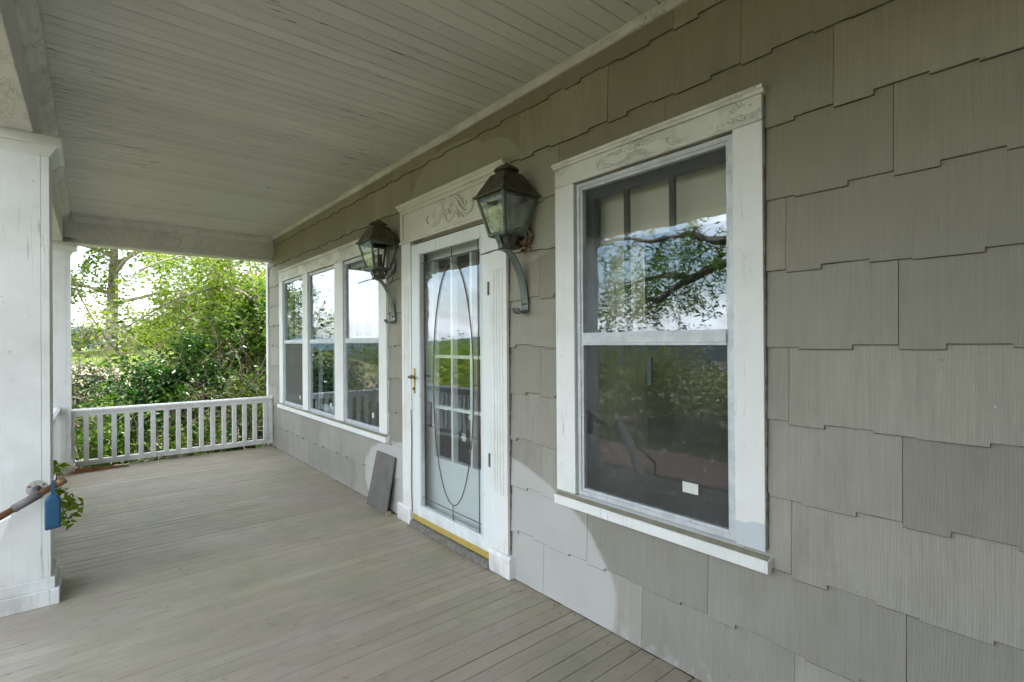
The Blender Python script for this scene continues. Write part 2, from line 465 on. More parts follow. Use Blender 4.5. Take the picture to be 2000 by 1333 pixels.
def screen(name, c, op):
    t = NT(name)
    t.n.remove(t.b)
    tr = t.new('ShaderNodeBsdfTransparent')
    df = t.new('ShaderNodeBsdfDiffuse')
    df.inputs['Color'].default_value = (*c, 1)
    mx = t.new('ShaderNodeMixShader')
    t.put(mx.inputs[0], t.ramp(t.noise(t.pos(), 4, 4), .3, .7, op - .06, op + .06))
    t.link(tr.outputs[0], mx.inputs[1])
    t.link(df.outputs[0], mx.inputs[2])
    t.link(mx.outputs[0], t.out.inputs['Surface'])
    return t.m
M['screen_grey'] = screen('grey_insect_screen', (.20, .175, .16), .8)
M['screen'] = screen('insect_screen', (.05, .044, .04), .58)

def leaf_mat(name, a, b, c=None, trans=.35, rough=.45, spec=.4):
    t = NT(name)
    r = t.island()
    cc = t.mix(r, a, b)
    if c:
        cc = t.mix(t.ramp(t.math('FRACT', t.math('MULTIPLY', r, 7.31)), .75, .95), cc, c)
    t.fin(cc, rough, spec=spec)
    tl = t.new('ShaderNodeBsdfTranslucent')
    t.put(tl.inputs['Color'], t.mix(.5, cc, t.mix(1.0, cc, (1.25, 1.35, .45), 'MULTIPLY')))
    mx = t.new('ShaderNodeMixShader')
    mx.inputs[0].default_value = trans
    t.link(t.b.outputs[0], mx.inputs[1])
    t.link(tl.outputs[0], mx.inputs[2])
    t.link(mx.outputs[0], t.out.inputs['Surface'])
    return t.m
M['leaf_bright'] = leaf_mat('leaf_bright', (.15, .225, .018), (.27, .345, .035), (.08, .14, .014), .5, spec=.25)
M['leaf_mid'] = leaf_mat('leaf_mid', (.055, .13, .011), (.14, .235, .022), (.03, .075, .009), .42, spec=.3)
M['leaf_dark'] = leaf_mat('leaf_dark_glossy', (.016, .068, .009), (.042, .12, .014), (.085, .185, .02), .25, .3, .4)
M['leaf_grey'] = leaf_mat('leaf_greyish', (.07, .10, .055), (.12, .15, .085), (.15, .15, .10), .25, .4)
M['leaf_tree'] = leaf_mat('leaf_tree', (.10, .19, .02), (.19, .29, .03), (.07, .13, .015), .5, spec=.25)
M['grass'] = leaf_mat('grass_blade', (.09, .14, .025), (.17, .21, .05), (.25, .22, .10), .35, .6)

def ground_mat():
    t = NT('ground_turf')
    p = t.pos()
    n = t.noise(p, .8, 8, .65)
    n2 = t.noise(p, 14, 5, .7)
    base = t.mix(t.ramp(n, .38, .62), (.12, .18, .03), (.20, .24, .06))
    base = t.mix(t.ramp(n2, .45, .75, 0, .6), base, (.06, .07, .025))
    s = t.sep(p)
    lawn = t.ramp(s[1], 7.5, 9.5, 1, 0)
    base = t.mix(t.math('MULTIPLY', lawn, .95), base, t.mix(t.ramp(n, .38, .62), (.038, .052, .018), (.065, .072, .03)))  # tree shade over the front lawn put into its colour
    bare = t.ramp(t.noise(p, .55, 5, .6), .50, .58)
    shrub_shade = t.math('MULTIPLY', t.ramp(s[1], 9.6, 10.4, 1, 0), t.math('MULTIPLY', t.ramp(s[1], 7.0, 7.6), t.ramp(s[0], -3.4, -2.8)))
    base = t.mix(t.math('MULTIPLY', shrub_shade, .9), base, (.06, .042, .03))  # ground under the shrubs darkened to paint in their shade
    bare = t.math('MULTIPLY', bare, t.math('SUBTRACT', 1.0, t.math('MAXIMUM', shrub_shade, t.math('MULTIPLY', lawn, .8))))
    base = t.mix(t.math('MULTIPLY', bare, .85), base, (.46, .36, .28))
    return t.fin(base, .95, t.bump(n2, .8, .05), .1)
M['ground'] = ground_mat()

# ------------------------------------------------------------------ mesh helpers
class MB:
    def __init__(self):
        self.v, self.f = [], []
    def box(self, x0, x1, y0, y1, z0, z1):
        b = len(self.v)
        self.v += [(x, y, z) for z in (z0, z1) for y in (y0, y1) for x in (x0, x1)]
        self.f += [tuple(b + i for i in q) for q in ((0, 2, 3, 1), (4, 5, 7, 6), (0, 1, 5, 4), (2, 6, 7, 3), (0, 4, 6, 2), (1, 3, 7, 5))]
        return self
    def hexa(self, p):   # 8 points: bottom 4 (ccw from above), top 4
        b = len(self.v)
        self.v += [tuple(q) for q in p]
        self.f += [tuple(b + i for i in q) for q in ((3, 2, 1, 0), (4, 5, 6, 7), (0, 1, 5, 4), (1, 2, 6, 5), (2, 3, 7, 6), (3, 0, 4, 7))]
        return self
    def prism(self, poly, axis, a, b):
        """extrude a closed 2-D polygon along an axis: 'x' -> (y,z), 'y' -> (x,z), 'z' -> (x,y)"""
        def P(q, t):
            return {'x': (t, q[0], q[1]), 'y': (q[0], t, q[1]), 'z': (q[0], q[1], t)}[axis]
        n, s = len(poly), len(self.v)
        self.v += [P(q, a) for q in poly] + [P(q, b) for q in poly]
        self.f.append(tuple(s + i for i in range(n)))
        self.f.append(tuple(s + n + i for i in reversed(range(n))))
        for i in range(n):
            j = (i + 1) % n
            self.f.append((s + i, s + n + i, s + n + j, s + j))
        return self
    def tube(self, pts, rad, n=6, flat=None):
        pts = [Vector(p) for p in pts]
        if not hasattr(rad, '__len__'):
            rad = [rad] * len(pts)
        s = len(self.v)
        ref = Vector((0, 0, 1))
        d0 = (pts[1] - pts[0]).normalized()
        if abs(d0.dot(ref)) > .9:
            ref = Vector((1, 0, 0))
        u = d0.cross(ref).normalized()
        for i, p in enumerate(pts):
            d = (pts[min(i + 1, len(pts) - 1)] - pts[max(i - 1, 0)])
            d = d.normalized() if d.length > 1e-9 else d0
            u = (u - d * u.dot(d))
            u = u.normalized() if u.length > 1e-6 else d.orthogonal().normalized()
            w = d.cross(u)
            for k in range(n):
                a = 2 * math.pi * k / n
                q = p + (u * math.cos(a) + w * math.sin(a)) * rad[i]
                if flat:
                    q.x = flat[0] + (q.x - flat[0]) * flat[1]
                self.v.append(tuple(q))
        for i in range(len(pts) - 1):
            for k in range(n):
                j = (k + 1) % n
                self.f.append((s + i * n + k, s + i * n + j, s + (i + 1) * n + j, s + (i + 1) * n + k))
        self.f.append(tuple(s + k for k in reversed(range(n))))
        e = s + (len(pts) - 1) * n
        self.f.append(tuple(e + k for k in range(n)))
        return self
    def lathe(self, prof, cx, cy, n=20):
        s = len(self.v)
        for r, z in prof:
            for k in range(n):
                a = 2 * math.pi * k / n
                self.v.append((cx + r * math.cos(a), cy + r * math.sin(a), z))
        m = len(prof)
        for i in range(m - 1):
            for k in range(n):
                j = (k + 1) % n
                self.f.append((s + i * n + k, s + i * n + j, s + (i + 1) * n + j, s + (i + 1) * n + k))
        self.f.append(tuple(s + k for k in reversed(range(n))))
        self.f.append(tuple(s + (m - 1) * n + k for k in range(n)))
        return self
    def strap(self, pts, y0, y1, th):
        """flat metal strip following (x,z) points, width along y"""
        L = []
        for i, p in enumerate(pts):
            a, b = pts[max(i - 1, 0)], pts[min(i + 1, len(pts) - 1)]
            d = Vector((b[0] - a[0], b[1] - a[1])).normalized()
            nx, nz = -d.y * th / 2, d.x * th / 2
            L.append(((p[0] + nx, p[1] + nz), (p[0] - nx, p[1] - nz)))
        s = len(self.v)
        for (a, b) in L:
            self.v += [(a[0], y0, a[1]), (a[0], y1, a[1]), (b[0], y1, b[1]), (b[0], y0, b[1])]
        for i in range(len(L) - 1):
            for k in range(4):
                j = (k + 1) % 4
                self.f.append((s + i * 4 + k, s + i * 4 + j, s + i * 4 + 4 + j, s + i * 4 + 4 + k))
        self.f.append((s, s + 1, s + 2, s + 3))
        e = s + 4 * (len(L) - 1)
        self.f.append((e + 3, e + 2, e + 1, e))
        return self
    def mesh(self, name, m=None, smooth=False):
        me = bpy.data.meshes.new(name)
        me.from_pydata(self.v, [], self.f)
        import bmesh
        bm = bmesh.new()
        bm.from_mesh(me)
        bmesh.ops.recalc_face_normals(bm, faces=bm.faces)
        bm.to_mesh(me)
        bm.free()
        if m: me.materials.append(m)
        if smooth:
            for p in me.polygons: p.use_smooth = True
        return me
    def obj(self, name, m, parent=None, bevel=0.0, smooth=False):
        return add(name, self.mesh(name, m, smooth), parent, bevel)

def add(name, me, parent=None, bevel=0.0):
    o = bpy.data.objects.new(name, me)
    col.objects.link(o)
    if parent is not None:
        o.parent = parent
        o.matrix_parent_inverse = Matrix.Translation(-world_loc(parent))
    if bevel > 0:
        bv = o.modifiers.new('edge', 'BEVEL')
        bv.width = bevel
        bv.segments = 2
        bv.limit_method = 'ANGLE'
    return o

def world_loc(o):
    # parents are never rotated or scaled here; a child's own location counts together with its inverse offset
    v = Vector(o.location)
    if o.parent is not None:
        v = v + o.matrix_parent_inverse.translation + world_loc(o.parent)
    return v

def empty(name, loc=(0, 0, 0), parent=None):
    o = bpy.data.objects.new(name, None)
    col.objects.link(o)
    o.empty_display_size = .1
    o.location = loc
    if parent is not None:
        o.parent = parent
        o.matrix_parent_inverse = Matrix.Translation(-world_loc(parent))
    return o

def tag(o, label=None, cat=None, group=None, kind=None):
    if label: o['label'] = label
    if cat: o['category'] = cat
    if group: o['group'] = group
    if kind: o['kind'] = kind
    return o

def box(name, m, parent, x0, x1, y0, y1, z0, z1, bevel=0.0):
    return MB().box(x0, x1, y0, y1, z0, z1).obj(name, m, parent, bevel)

def catmull(pts, n=6):
    pts = [Vector(p) for p in pts]
    out = []
    for i in range(len(pts) - 1):
        p0, p1, p2, p3 = pts[max(i - 1, 0)], pts[i], pts[i + 1], pts[min(i + 2, len(pts) - 1)]
        for k in range(n):
            t = k / n
            out.append(.5 * ((2 * p1) + (-p0 + p2) * t + (2 * p0 - 5 * p1 + 4 * p2 - p3) * t * t + (-p0 + 3 * p1 - 3 * p2 + p3) * t ** 3))
    out.append(pts[-1])
    return out

# ================================================================== SETTING: terrain and far hills
def sstep(a, b, v):
    t = np.clip((v - a) / (b - a), 0, 1)
    return t * t * (3 - 2 * t)
def ground_z(x, y):
    x, y = np.asarray(x, float), np.asarray(y, float)
    side = sstep(-9, -3, x)
    bank = 1.75 * sstep(8.7, 14.5, y) * side
    hill = (np.clip(x + 1.7, 0, 6) * .55 + .35 * np.sin(x * 2.3 + y * .7) * np.clip((x + 1.5) / 2, 0, 1)) * sstep(11, 20, y) * sstep(120, 40, y)
    fall = -np.clip(-x - 14, 0, None) * .05 - 25 * sstep(60, 500, -x)
    fall2 = -18 * sstep(60, 500, y)
    return -.68 + bank + hill + fall + fall2 + .04 * np.sin(x * 1.7) * np.cos(y * 1.3)
q = np.linspace(-1, 1, 201)
ax = np.sign(q) * (np.abs(q) ** 4.2 * 4000 + np.abs(q) * 28)
gx, gy = np.meshgrid(ax - 3, ax + 8, indexing='ij')
gz = ground_z(gx, gy)
N = len(q)
verts = np.stack([gx, gy, gz], -1).reshape(-1, 3)
ii, jj = np.meshgrid(np.arange(N - 1), np.arange(N - 1), indexing='ij')
a0 = (ii * N + jj).ravel()
faces = np.stack([a0, a0 + N, a0 + N + 1, a0 + 1], -1)
me = bpy.data.meshes.new('ground')
me.from_pydata(verts.tolist(), [], faces.tolist())
me.materials.append(M['ground'])
for p in me.polygons: p.use_smooth = True
tag(add('ground', me), kind='structure')

pz = MB()
for k in range(24):
    ya, yb = -5 + k * .6, -5 + (k + 1) * .6
    pz.box(-5.9, -3.42, ya + .003, yb - .003, -.80, -.60 + .004 * math.sin(k * 2.1))
tag(pz.obj('path', M['brickpath'], bevel=.006), kind='structure')
hm = MB()
for ring, (R0, hh, seed) in enumerate(((2600, 95, 1.3), (3600, 190, 4.1))):
    n = 240
    s = len(hm.v)
    for k in range(n + 1):
        a = 2 * math.pi * k / n
        h = hh * (.55 + .28 * math.sin(3 * a + seed) + .17 * math.sin(7 * a + 2 * seed) + .09 * math.sin(17 * a + seed) + .04 * math.sin(41 * a))
        h = max(h, 12)
        c, sn = math.cos(a), math.sin(a)
        hm.v += [(c * (R0 - 500), sn * (R0 - 500), -75), (c * R0, sn * R0, h - 45), (c * (R0 + 500), sn * (R0 + 500), -75)]
    for k in range(n):
        for j in range(2):
            hm.f.append((s + k * 3 + j, s + k * 3 + 3 + j, s + k * 3 + 4 + j, s + k * 3 + 1 + j))
tag(hm.obj('hills', M['hill'], smooth=True), kind='structure')

# ================================================================== PORCH FLOOR
floor_root = empty('porch_floor', (-1.2, 3, 0))
tag(floor_root, kind='structure')
board_mes = []
for gap, c in ((.0012, .0018), (.0020, .0022), (.0020, .0022), (.0034, .0026)):
    y1 = BW - gap
    prof = [(0, -.022), (y1, -.022), (y1, -c), (y1 - c, 0), (c, 0), (0, -c)]
    board_mes.append(MB().prism(prof, 'x', -2.44, -.0).mesh('floor_board', M['floor']))
k0, k1 = int((-1.7 - 1.19) / BW) - 1, int((7.24 - 1.19) / BW)
for k in range(k0, k1):
    o = add('board', random.choice(board_mes), floor_root)
    o.location = Vector(o.location) + Vector((random.uniform(-.012, -.0), 1.19 + k * BW, random.uniform(-.0018, .0)))
box('joist_deck', M['sub'], floor_root, -2.40, .0, -1.7, 7.235, -.30, -.03)
box('corner_pier', M['stone'], floor_root, -2.335, -1.97, 7.24, 7.40, -.75, -.002)
box('skirt_board', M['white'], floor_root, -2.432, -2.402, -1.7, 7.23, -.32, -.024)

# ================================================================== PORCH CEILING
CZ = 2.735
ceil_root = empty('porch_ceiling', (-1.0, 3, CZ))
tag(ceil_root, kind='structure')
CB = .0835
ceil_mes = []
for gap, cc in ((.0005, .0022), (.0010, .0032), (.0010, .0032), (.0015, .004), (.0035, .004)):
    y1 = CB - gap
    ceil_mes.append(MB().prism([(0, .015), (0, cc), (cc, 0), (y1 - cc, 0), (y1, cc), (y1, .015)], 'x', -2.06, .0).mesh('ceiling_board', M['ceiling']))
k = 0
y = -1.7
while y < 7.12:
    o = add('board', random.choice(ceil_mes), ceil_root)
    o.location = Vector(o.location) + Vector((0, y, CZ + random.uniform(-.0012, .0012)))
    y += CB
box('ceiling_backing', M['sub'], ceil_root, -2.3, .02, -1.75, 7.3, CZ + .017, CZ + .06)
MB().prism([(0, 2.700), (-.016, 2.700), (-.034, 2.716), (-.036, 2.734), (0, 2.734)], 'y', -1.7, 7.13).obj('wall_trim', M['ceiling_trim'], ceil_root)
# front beam and end beam that carry the roof
box('front_beam', M['beam'], ceil_root, -2.30, -2.07, -1.75, 7.33, 2.418, 2.752, .004)
MB().prism([(-2.07, 2.640), (-2.048, 2.645), (-2.034, 2.675), (-2.008, 2.705), (-2.004, 2.735), (-2.07, 2.735)], 'y', -1.7, 7.10).obj('crown_moulding', M['ceiling_trim'], ceil_root)
box('end_beam', M['beam'], ceil_root, -2.068, .04, 7.10, 7.30, 2.475, 2.752, .004)
box('end_beam_fascia', M['beam'], ceil_root, -2.068, .04, 7.125, 7.32, 2.428, 2.474, .003)
MB().prism([(7.10, 2.655), (7.082, 2.662), (7.065, 2.70), (7.06, 2.735), (7.10, 2.735)], 'x', -2.0, -.04).obj('end_moulding', M['ceiling_trim'], ceil_root)

# ================================================================== PORCH COLUMNS
def column(y0, label):
    """square boxed column; y0 is the near edge of its plinth"""
    r = empty('porch_column', (-2.152, y0 + .172, 0))
    tag(r, label, 'column', 'square white porch columns')
    cx, cy = -2.152, y0 + .172
    def sq(h): return (cx - h, cx + h, cy - h, cy + h)
    box('plinth', M['column'], r, *sq(.172), 0.0, .082, .004)
    box('plinth_step', M['column'], r, *sq(.155), .082, .138, .004)
    mb = MB()
    h = .138
    e = .004
    box('shaft', M['column'], r, *sq(h), .138, 2.322, .003)
    # corner boards are a few millimetres proud on the porch side
    box('face_board', M['column'], r, cx - h, cx + h - .0335, cy - h - .004, cy - h - .0002, .1385, 2.3215, .0012)
    box('corner_strip', M['column'], r, cx + h - .032, cx + h, cy - h - .0045, cy - h - .0002, .1385, 2.3215, .0012)
    def fr(h0, z0, h1, z1):
        return [(cx - h0, cy - h0, z0), (cx + h0, cy - h0, z0), (cx + h0, cy + h0, z0), (cx - h0, cy + h0, z0),
                (cx - h1, cy - h1, z1), (cx + h1, cy - h1, z1), (cx + h1, cy + h1, z1), (cx - h1, cy + h1, z1)]
    MB().hexa(fr(.142, 2.322, .148, 2.336)).hexa(fr(.148, 2.336, .170, 2.370)).obj('neck_moulding', M['column'], r)
    box('capital', M['column'], r, *sq(.190), 2.370, 2.418, .004)
    return r
col_near = column(3.54, 'large white square column beside the pipe handrail and blue box')
col_far = column(7.02, 'far white square column at the corner of the two railings')
col_back = column(-.30, 'white square column on the near side of the steps')

# ================================================================== RAILINGS
def railing_x():
    r = empty('porch_railing', (-1.0, 7.19, 0))
    tag(r, 'white wooden railing with square balusters across the end of the porch', 'railing')
    MB().prism([(7.145, .622), (7.235, .622), (7.235, .642), (7.215, .655), (7.165, .655), (7.145, .642)], 'x', -2.012, -.012).obj('handrail', M['rail'], r)
    box('sub_rail', M['rail'], r, -2.012, -.012, 7.165, 7.215, .575, .621, .003)
    box('bottom_rail', M['rail'], r, -2.012, -.012, 7.160, 7.220, .042, .098, .003)
    box('end_post', M['rail'], r, -2.012, -1.985, 7.163, 7.217, .099, .574)
    box('end_post', M['rail'], r, -.062, -.013, 7.163, 7.217, .099, .574)
    me = MB().box(-.0225, .0225, -.0225, .0225, .099, .574).mesh('baluster', M['rail'])
    for i in range(16):
        x = -1.892 + .1195 * i
        if x > -.09: break
        o = add('baluster', me, r, .002)
        o.location = Vector(o.location) + Vector((x + random.uniform(-.004, .004), 7.19, 0))
    box('foot_block', M['stone'], r, -1.15, -1.07, 7.165, 7.215, 0.0, .041)
    return r
railing_x()
def railing_y():
    r = empty('porch_railing', (-2.14, 5.4, 0))
    tag(r, 'white wooden railing along the open front of the porch behind the near column', 'railing')
    a, b = 3.862, 7.052
    MB().prism([(-2.19, .672), (-2.095, .672), (-2.095, .694), (-2.115, .708), (-2.17, .708), (-2.19, .694)], 'y', a, b).obj('handrail', M['rail'], r)
    box('sub_rail', M['rail'], r, -2.165, -2.115, a, b, .62, .671, .003)
    box('bottom_rail', M['rail'], r, -2.17, -2.11, a + .02, b - .02, .042, .098, .003)
    me = MB().box(-.0225, .0225, -.0225, .0225, .099, .619).mesh('baluster', M['rail'])
    n = 26
    for i in range(n):
        yy = a + .1 + (b - a - .2) * i / (n - 1)
        o = add('baluster', me, r, .002)
        o.location = Vector(o.location) + Vector((-2.14, yy, 0))
    box('foot_block', M['rail'], r, -2.165, -2.115, 5.4, 5.48, 0.0, .041)
    return r
railing_y()

# ================================================================== HOUSE
house = empty('house', (0, 3, -.6))
tag(house, 'grey-olive shingled house front with white trimmed windows and door', 'house')
OPEN = [(.918, 1.722, .578, 2.118), (2.405, 3.362, -.1, 2.062), (3.93, 4.70, .592, 2.112), (4.915, 5.71, .592, 2.112), (5.89, 6.65, .592, 2.112)]
YA, YB = -2.2, 7.40
wall = empty('wall', (0, 3, 0), house)
# backing wall with real openings: a grid of blocks
ys = sorted({YA, YB} | {o[0] for o in OPEN} | {o[1] for o in OPEN})
mb = MB()
for a, b in zip(ys[:-1], ys[1:]):
    m_ = (a + b) / 2
    cut = [o for o in OPEN if o[0] < m_ < o[1]]
    if not cut:
        mb.box(.013, .15, a, b, -.6, 2.74)
    else:
        o = cut[0]
        mb.box(.013, .15, a, b, -.6, max(o[2], -.004))
        mb.box(.013, .15, a, b, o[3], 2.74)
mb.obj('wall_backing', M['sub'], wall)

COURSE = [0.004, .265, .525, .785, 1.048, 1.308, 1.57, 1.826, 2.086, 2.348, 2.61]
PHASE = [.105, .419, .110, .424, .114, .430, .120, .439, .596, .271, .55]
TABW = [.108, .135, .106, .156, .120]
TABH = [0, .015, .006, 0, .013]
LAP = .028
def shingle(yl, ci, i):
    """one wide shingle whose lower edge steps up and down in five tabs; yl is its left (far) edge"""
    zb = COURSE[ci]
    zt = (COURSE[ci + 1] if ci + 1 < len(COURSE) else 2.735 - LAP) + (LAP if ci + 1 < len(COURSE) else LAP - .002)
    zt = min(zt, 2.734)
    rnd = random.Random(ci * 100 + i)
    jit = rnd.uniform(-.0012, .0012)
    yr = yl - .625
    gap = .0016
    cells = []
    y = yl - gap
    for w, h in zip(TABW, TABH):
        h2 = 0 if ci == 0 else h + rnd.uniform(-.002, .002)
        cells.append((y - w + (gap if y - w < yr + .02 else 0), y, zb + h2, zt))
        y -= w
    cuts = [(o[0] - .02, o[1] + .02, o[2] - .01, o[3] + .01) for o in OPEN]
    out = []
    for (a, b, z0, z1) in cells:
        a, b = max(a, YA), min(b, YB - .07)
        if b - a < .003: continue
        st = [(a, b, z0, z1)]
        for cyl, cyr, cz0, cz1 in cuts:
            n = []
            for (p, q_, s0, s1) in st:
                if q_ <= cyl or p >= cyr or s1 <= cz0 or s0 >= cz1:
                    n.append((p, q_, s0, s1)); continue
                if p < cyl: n.append((p, cyl, s0, s1))
                if q_ > cyr: n.append((cyr, q_, s0, s1))
                m0, m1 = max(p, cyl), min(q_, cyr)
                if s0 < cz0: n.append((m0, m1, s0, cz0))
                if s1 > cz1: n.append((m0, m1, cz1, s1))
            st = n
        out += st
    out = [c_ for c_ in out if c_[1] - c_[0] > .004 and c_[3] - c_[2] > .004]
    if not out: return
    mb = MB()
    H = zt - zb
    def xf(z): return -.0098 + jit + (z - zb) / H * .0108
    def xb(z): return -.0012 + (z - zb) / H * .0125
    butts = set()
    low = min(c_[2] for c_ in out)
    for (a, b, z0, z1) in out:
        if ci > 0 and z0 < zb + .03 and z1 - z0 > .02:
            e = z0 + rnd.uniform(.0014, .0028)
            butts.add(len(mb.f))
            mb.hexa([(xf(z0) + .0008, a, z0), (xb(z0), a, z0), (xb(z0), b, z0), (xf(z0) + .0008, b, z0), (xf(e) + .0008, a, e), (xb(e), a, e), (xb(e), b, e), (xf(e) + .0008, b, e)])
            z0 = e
        mb.hexa([(xf(z0), a, z0), (xb(z0), a, z0), (xb(z0), b, z0), (xf(z0), b, z0), (xf(z1), a, z1), (xb(z1), a, z1), (xb(z1), b, z1), (xf(z1), b, z1)])
    me = bpy.data.meshes.new('shingle')
    me.from_pydata(mb.v, [], mb.f)
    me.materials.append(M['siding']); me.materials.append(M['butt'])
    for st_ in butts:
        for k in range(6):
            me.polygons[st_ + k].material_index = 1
    me.update()
    add('shingle', me, wall)
for ci in range(len(COURSE)):
    i = 0
    yl = PHASE[ci] + .625 * math.floor((YA - PHASE[ci]) / .625) + .625
    while yl - .625 < YB:
        shingle(yl, ci, i)
        yl += .625; i += 1
box('added_shade_wall', M['siding'], wall, -2.36, -.02, -.95, -.80, -.6, 2.73)  # added wall behind the camera, unseen, to shade the near end
box('corner_board', M['white'], wall, -.022, .012, 7.335, 7.425, .0, 2.43, .002)
box('end_wall', M['siding'], wall, .15, 6.0, 7.30, 7.40, -.6, 2.74)

# rooms behind the glass
room = empty('room', (2, 3, 0), house)
box('room_floor', M['room_dark'], room, .152, 4.0, -2.2, 7.29, -.06, -.01)
box('room_ceiling', M['room'], room, .152, 4.0, -2.2, 7.29, 2.66, 2.72)
box('room_back_wall', M['room'], room, 3.9, 4.0, -2.2, 7.29, -.01, 2.66)
box('room_partition', M['room'], room, .152, 3.9, 2.02, 2.10, -.01, 2.66)
box('room_partition', M['room'], room, .152, 3.9, 3.70, 3.78, -.01, 2.66)
box('room_side_wall', M['room'], room, .152, 3.9, -2.2, -2.1, -.01, 2.66)
# roof over house and porch (keeps the sky off the porch ceiling)
MB().prism([(-2.95, 2.80), (-2.95, 2.90), (3.0, 4.9), (9.0, 2.90), (9.0, 2.80), (3.0, 4.75)], 'y', -3.0, 7.75).obj('roof', M['roof'], house)
box('soffit', M['ceiling_trim'], house, -2.93, -2.31, -2.9, 7.7, 2.756, 2.79)

# ---- windows
def double_hung(win, y0, y1, z0, z1, zm0, zm1, lower, sash, muntins_v, muntins_h, upper='glass', screen_low=True, fw=.036):
    """aluminium storm frame with an upper and a lower light, wooden sash behind"""
    xa, xb = -.006, .022
    f = MB()
    f.box(xa, xb, y0, y0 + fw, z0, z1).box(xa, xb, y1 - fw, y1, z0, z1)
    f.box(xa, xb, y0 + fw, y1 - fw, z1 - fw, z1).box(xa, xb, y0 + fw, y1 - fw, z0, z0 + fw)
    fr = f.obj('storm_frame', M['alu'] if lower != 'x' else M['alu_white'], win, .002)
    g = MB()
    i0 = fw * .62
    g.box(-.012, -.0065, y0 + .004, y0 + i0, z0 + .004, z1 - .004).box(-.012, -.0065, y1 - i0, y1 - .004, z0 + .004, z1 - .004)
    g.box(-.012, -.0065, y0 + i0, y1 - i0, z1 - i0, z1 - .004).box(-.012, -.0065, y0 + i0, y1 - i0, z0 + .004, z0 + i0)
    g.obj('frame_rib', M['alu'], win, .001)
    box('meeting_rail', M['alu'], win, -.010, .020, y0 + fw, y1 - fw, zm0, zm1, .002)
    box('meeting_rail_lip', M['alu'], win, -.016, -.0102, y0 + fw, y1 - fw, zm0 + .012, zm1 - .02, .001)
    box('pane', M[upper], win, .006, .010, y0 + fw, y1 - fw, zm1, z1 - fw)
    box('pane', M[lower], win, .000, .004, y0 + fw, y1 - fw, z0 + fw, zm0)
    if screen_low:
        box('insect_screen', M['screen_grey' if lower == 'glass_dull' else 'screen'], win, .012, .0135, y0 + fw, y1 - fw, z0 + fw, zm0)
    sm = M[sash]
    s = MB()
    sx0, sx1 = .055, .085
    s.box(sx0, sx1, y0 - .01, y0 + .055, zm0, z1 + .0).box(sx0, sx1, y1 - .055, y1 + .01, zm0, z1)
    s.box(sx0, sx1, y0 + .055, y1 - .055, z1 - .07, z1).box(sx0, sx1, y0 + .055, y1 - .055, zm0 + .002, zm1 + .02)
    s.obj('upper_sash', sm, win, .002)
    for yy in muntins_v:
        box('muntin', sm, win, sx0 + .004, sx1 - .004, yy - .011, yy + .011, zm1 + .02, z1 - .07)
    for zz in muntins_h:
        vs = sorted([y0 + .055, y1 - .055] + [v for yy in muntins_v for v in (yy - .011, yy + .011)])
        for p, q_ in zip(vs[0::2], vs[1::2]):
            box('muntin', sm, win, sx0 + .004, sx1 - .004, p, q_, zz - .011, zz + .011)
    s2 = MB()
    s2.box(.092, .12, y0 - .01, y0 + .05, z0 - .01, zm0 + .03).box(.092, .12, y1 - .05, y1 + .01, z0 - .01, zm0 + .03)
    s2.box(.092, .12, y0 + .05, y1 - .05, z0 - .01, z0 + .075).box(.092, .12, y0 + .05, y1 - .05, zm0 - .01, zm0 + .03)
    s2.obj('lower_sash', sm, win, .002)

def sill(win, y0, y1, ztop, zbot, m):
    MB().prism([(-.0445, ztop + .0015), (-.0445, ztop + .003), (-.014, ztop + .0105), (-.014, ztop + .0085)], 'y', y0 + .004, y1 - .004).obj('sill_grime', M['grime'], win)
    MB().prism([(-.048, zbot), (-.048, ztop - .003), (-.044, ztop + .001), (.02, ztop + .018), (.02, zbot + .012), (-.0145, zbot + .012), (-.0145, zbot)], 'y', y0, y1).obj('sill', m, win, .002)

w1 = empty('window', (-.02, 1.32, 1.35), house)
w1['label'] = 'tall single window with a half drawn cream shade'
box('side_casing', M['white'], w1, -.024, .012, .814, .922, .592, 2.118, .002)
box('side_casing', M['white'], w1, -.024, .012, 1.726, 1.853, .592, 2.118, .002)
box('head_casing', M['peel'], w1, -.0245, .012, .814, 1.853, 2.1195, 2.212, .002)
MB().prism([(-.012, 2.213), (-.032, 2.213), (-.036, 2.222), (-.044, 2.225), (-.046, 2.236), (.0, 2.242), (.012, 2.213)], 'y', .804, 1.858).obj('drip_cap', M['peel'], w1)
sill(w1, .7955, 1.850, .570, .527, M['white'])
double_hung(w1, .921, 1.719, .592, 2.112, 1.322, 1.382, 'glass_low', 'dark_sash', (1.233, 1.473), ())
for (ya, yb, za, zb_, par) in ((.8095, .8135, .60, 2.205, w1), (1.8535, 1.857, .60, 2.205, w1)):
    box('caulk', M['caulk'], par, -.017, .012, ya, yb, za, zb_)
rb = empty('roller_blind', (.12, 1.32, 2.2))
tag(rb, 'cream roller blind drawn part way behind the single window', 'blind')
MB().prism([(.150, 1.83), (.152, 1.83), (.152, 2.2), (.150, 2.2)], 'y', .95, 1.70).obj('cloth', M['shade'], rb)
box('hem_bar', M['shade'], rb, .144, .149, .95, 1.70, 1.83, 1.852)
MB().tube([(.17, .93, 2.21), (.17, 1.72, 2.21)], .02, 10).obj('roller', M['shade'], rb)
cur = MB()
def curtain_mesh(y0, y1, z0, z1, x, amp, waves):
    mb = MB()
    n = int(waves * 10)
    for k in range(n + 1):
        yy = y0 + (y1 - y0) * k / n
        xx = x + amp * math.sin(k / n * waves * 2 * math.pi) + .3 * amp * math.sin(k / n * waves * 5.3)
        mb.v += [(xx, yy, z0), (xx, yy, z1), (xx + .004, yy, z0), (xx + .004, yy, z1)]
    for k in range(n):
        b = k * 4
        mb.f += [(b, b + 4, b + 5, b + 1), (b + 2, b + 3, b + 7, b + 6)]
    return mb
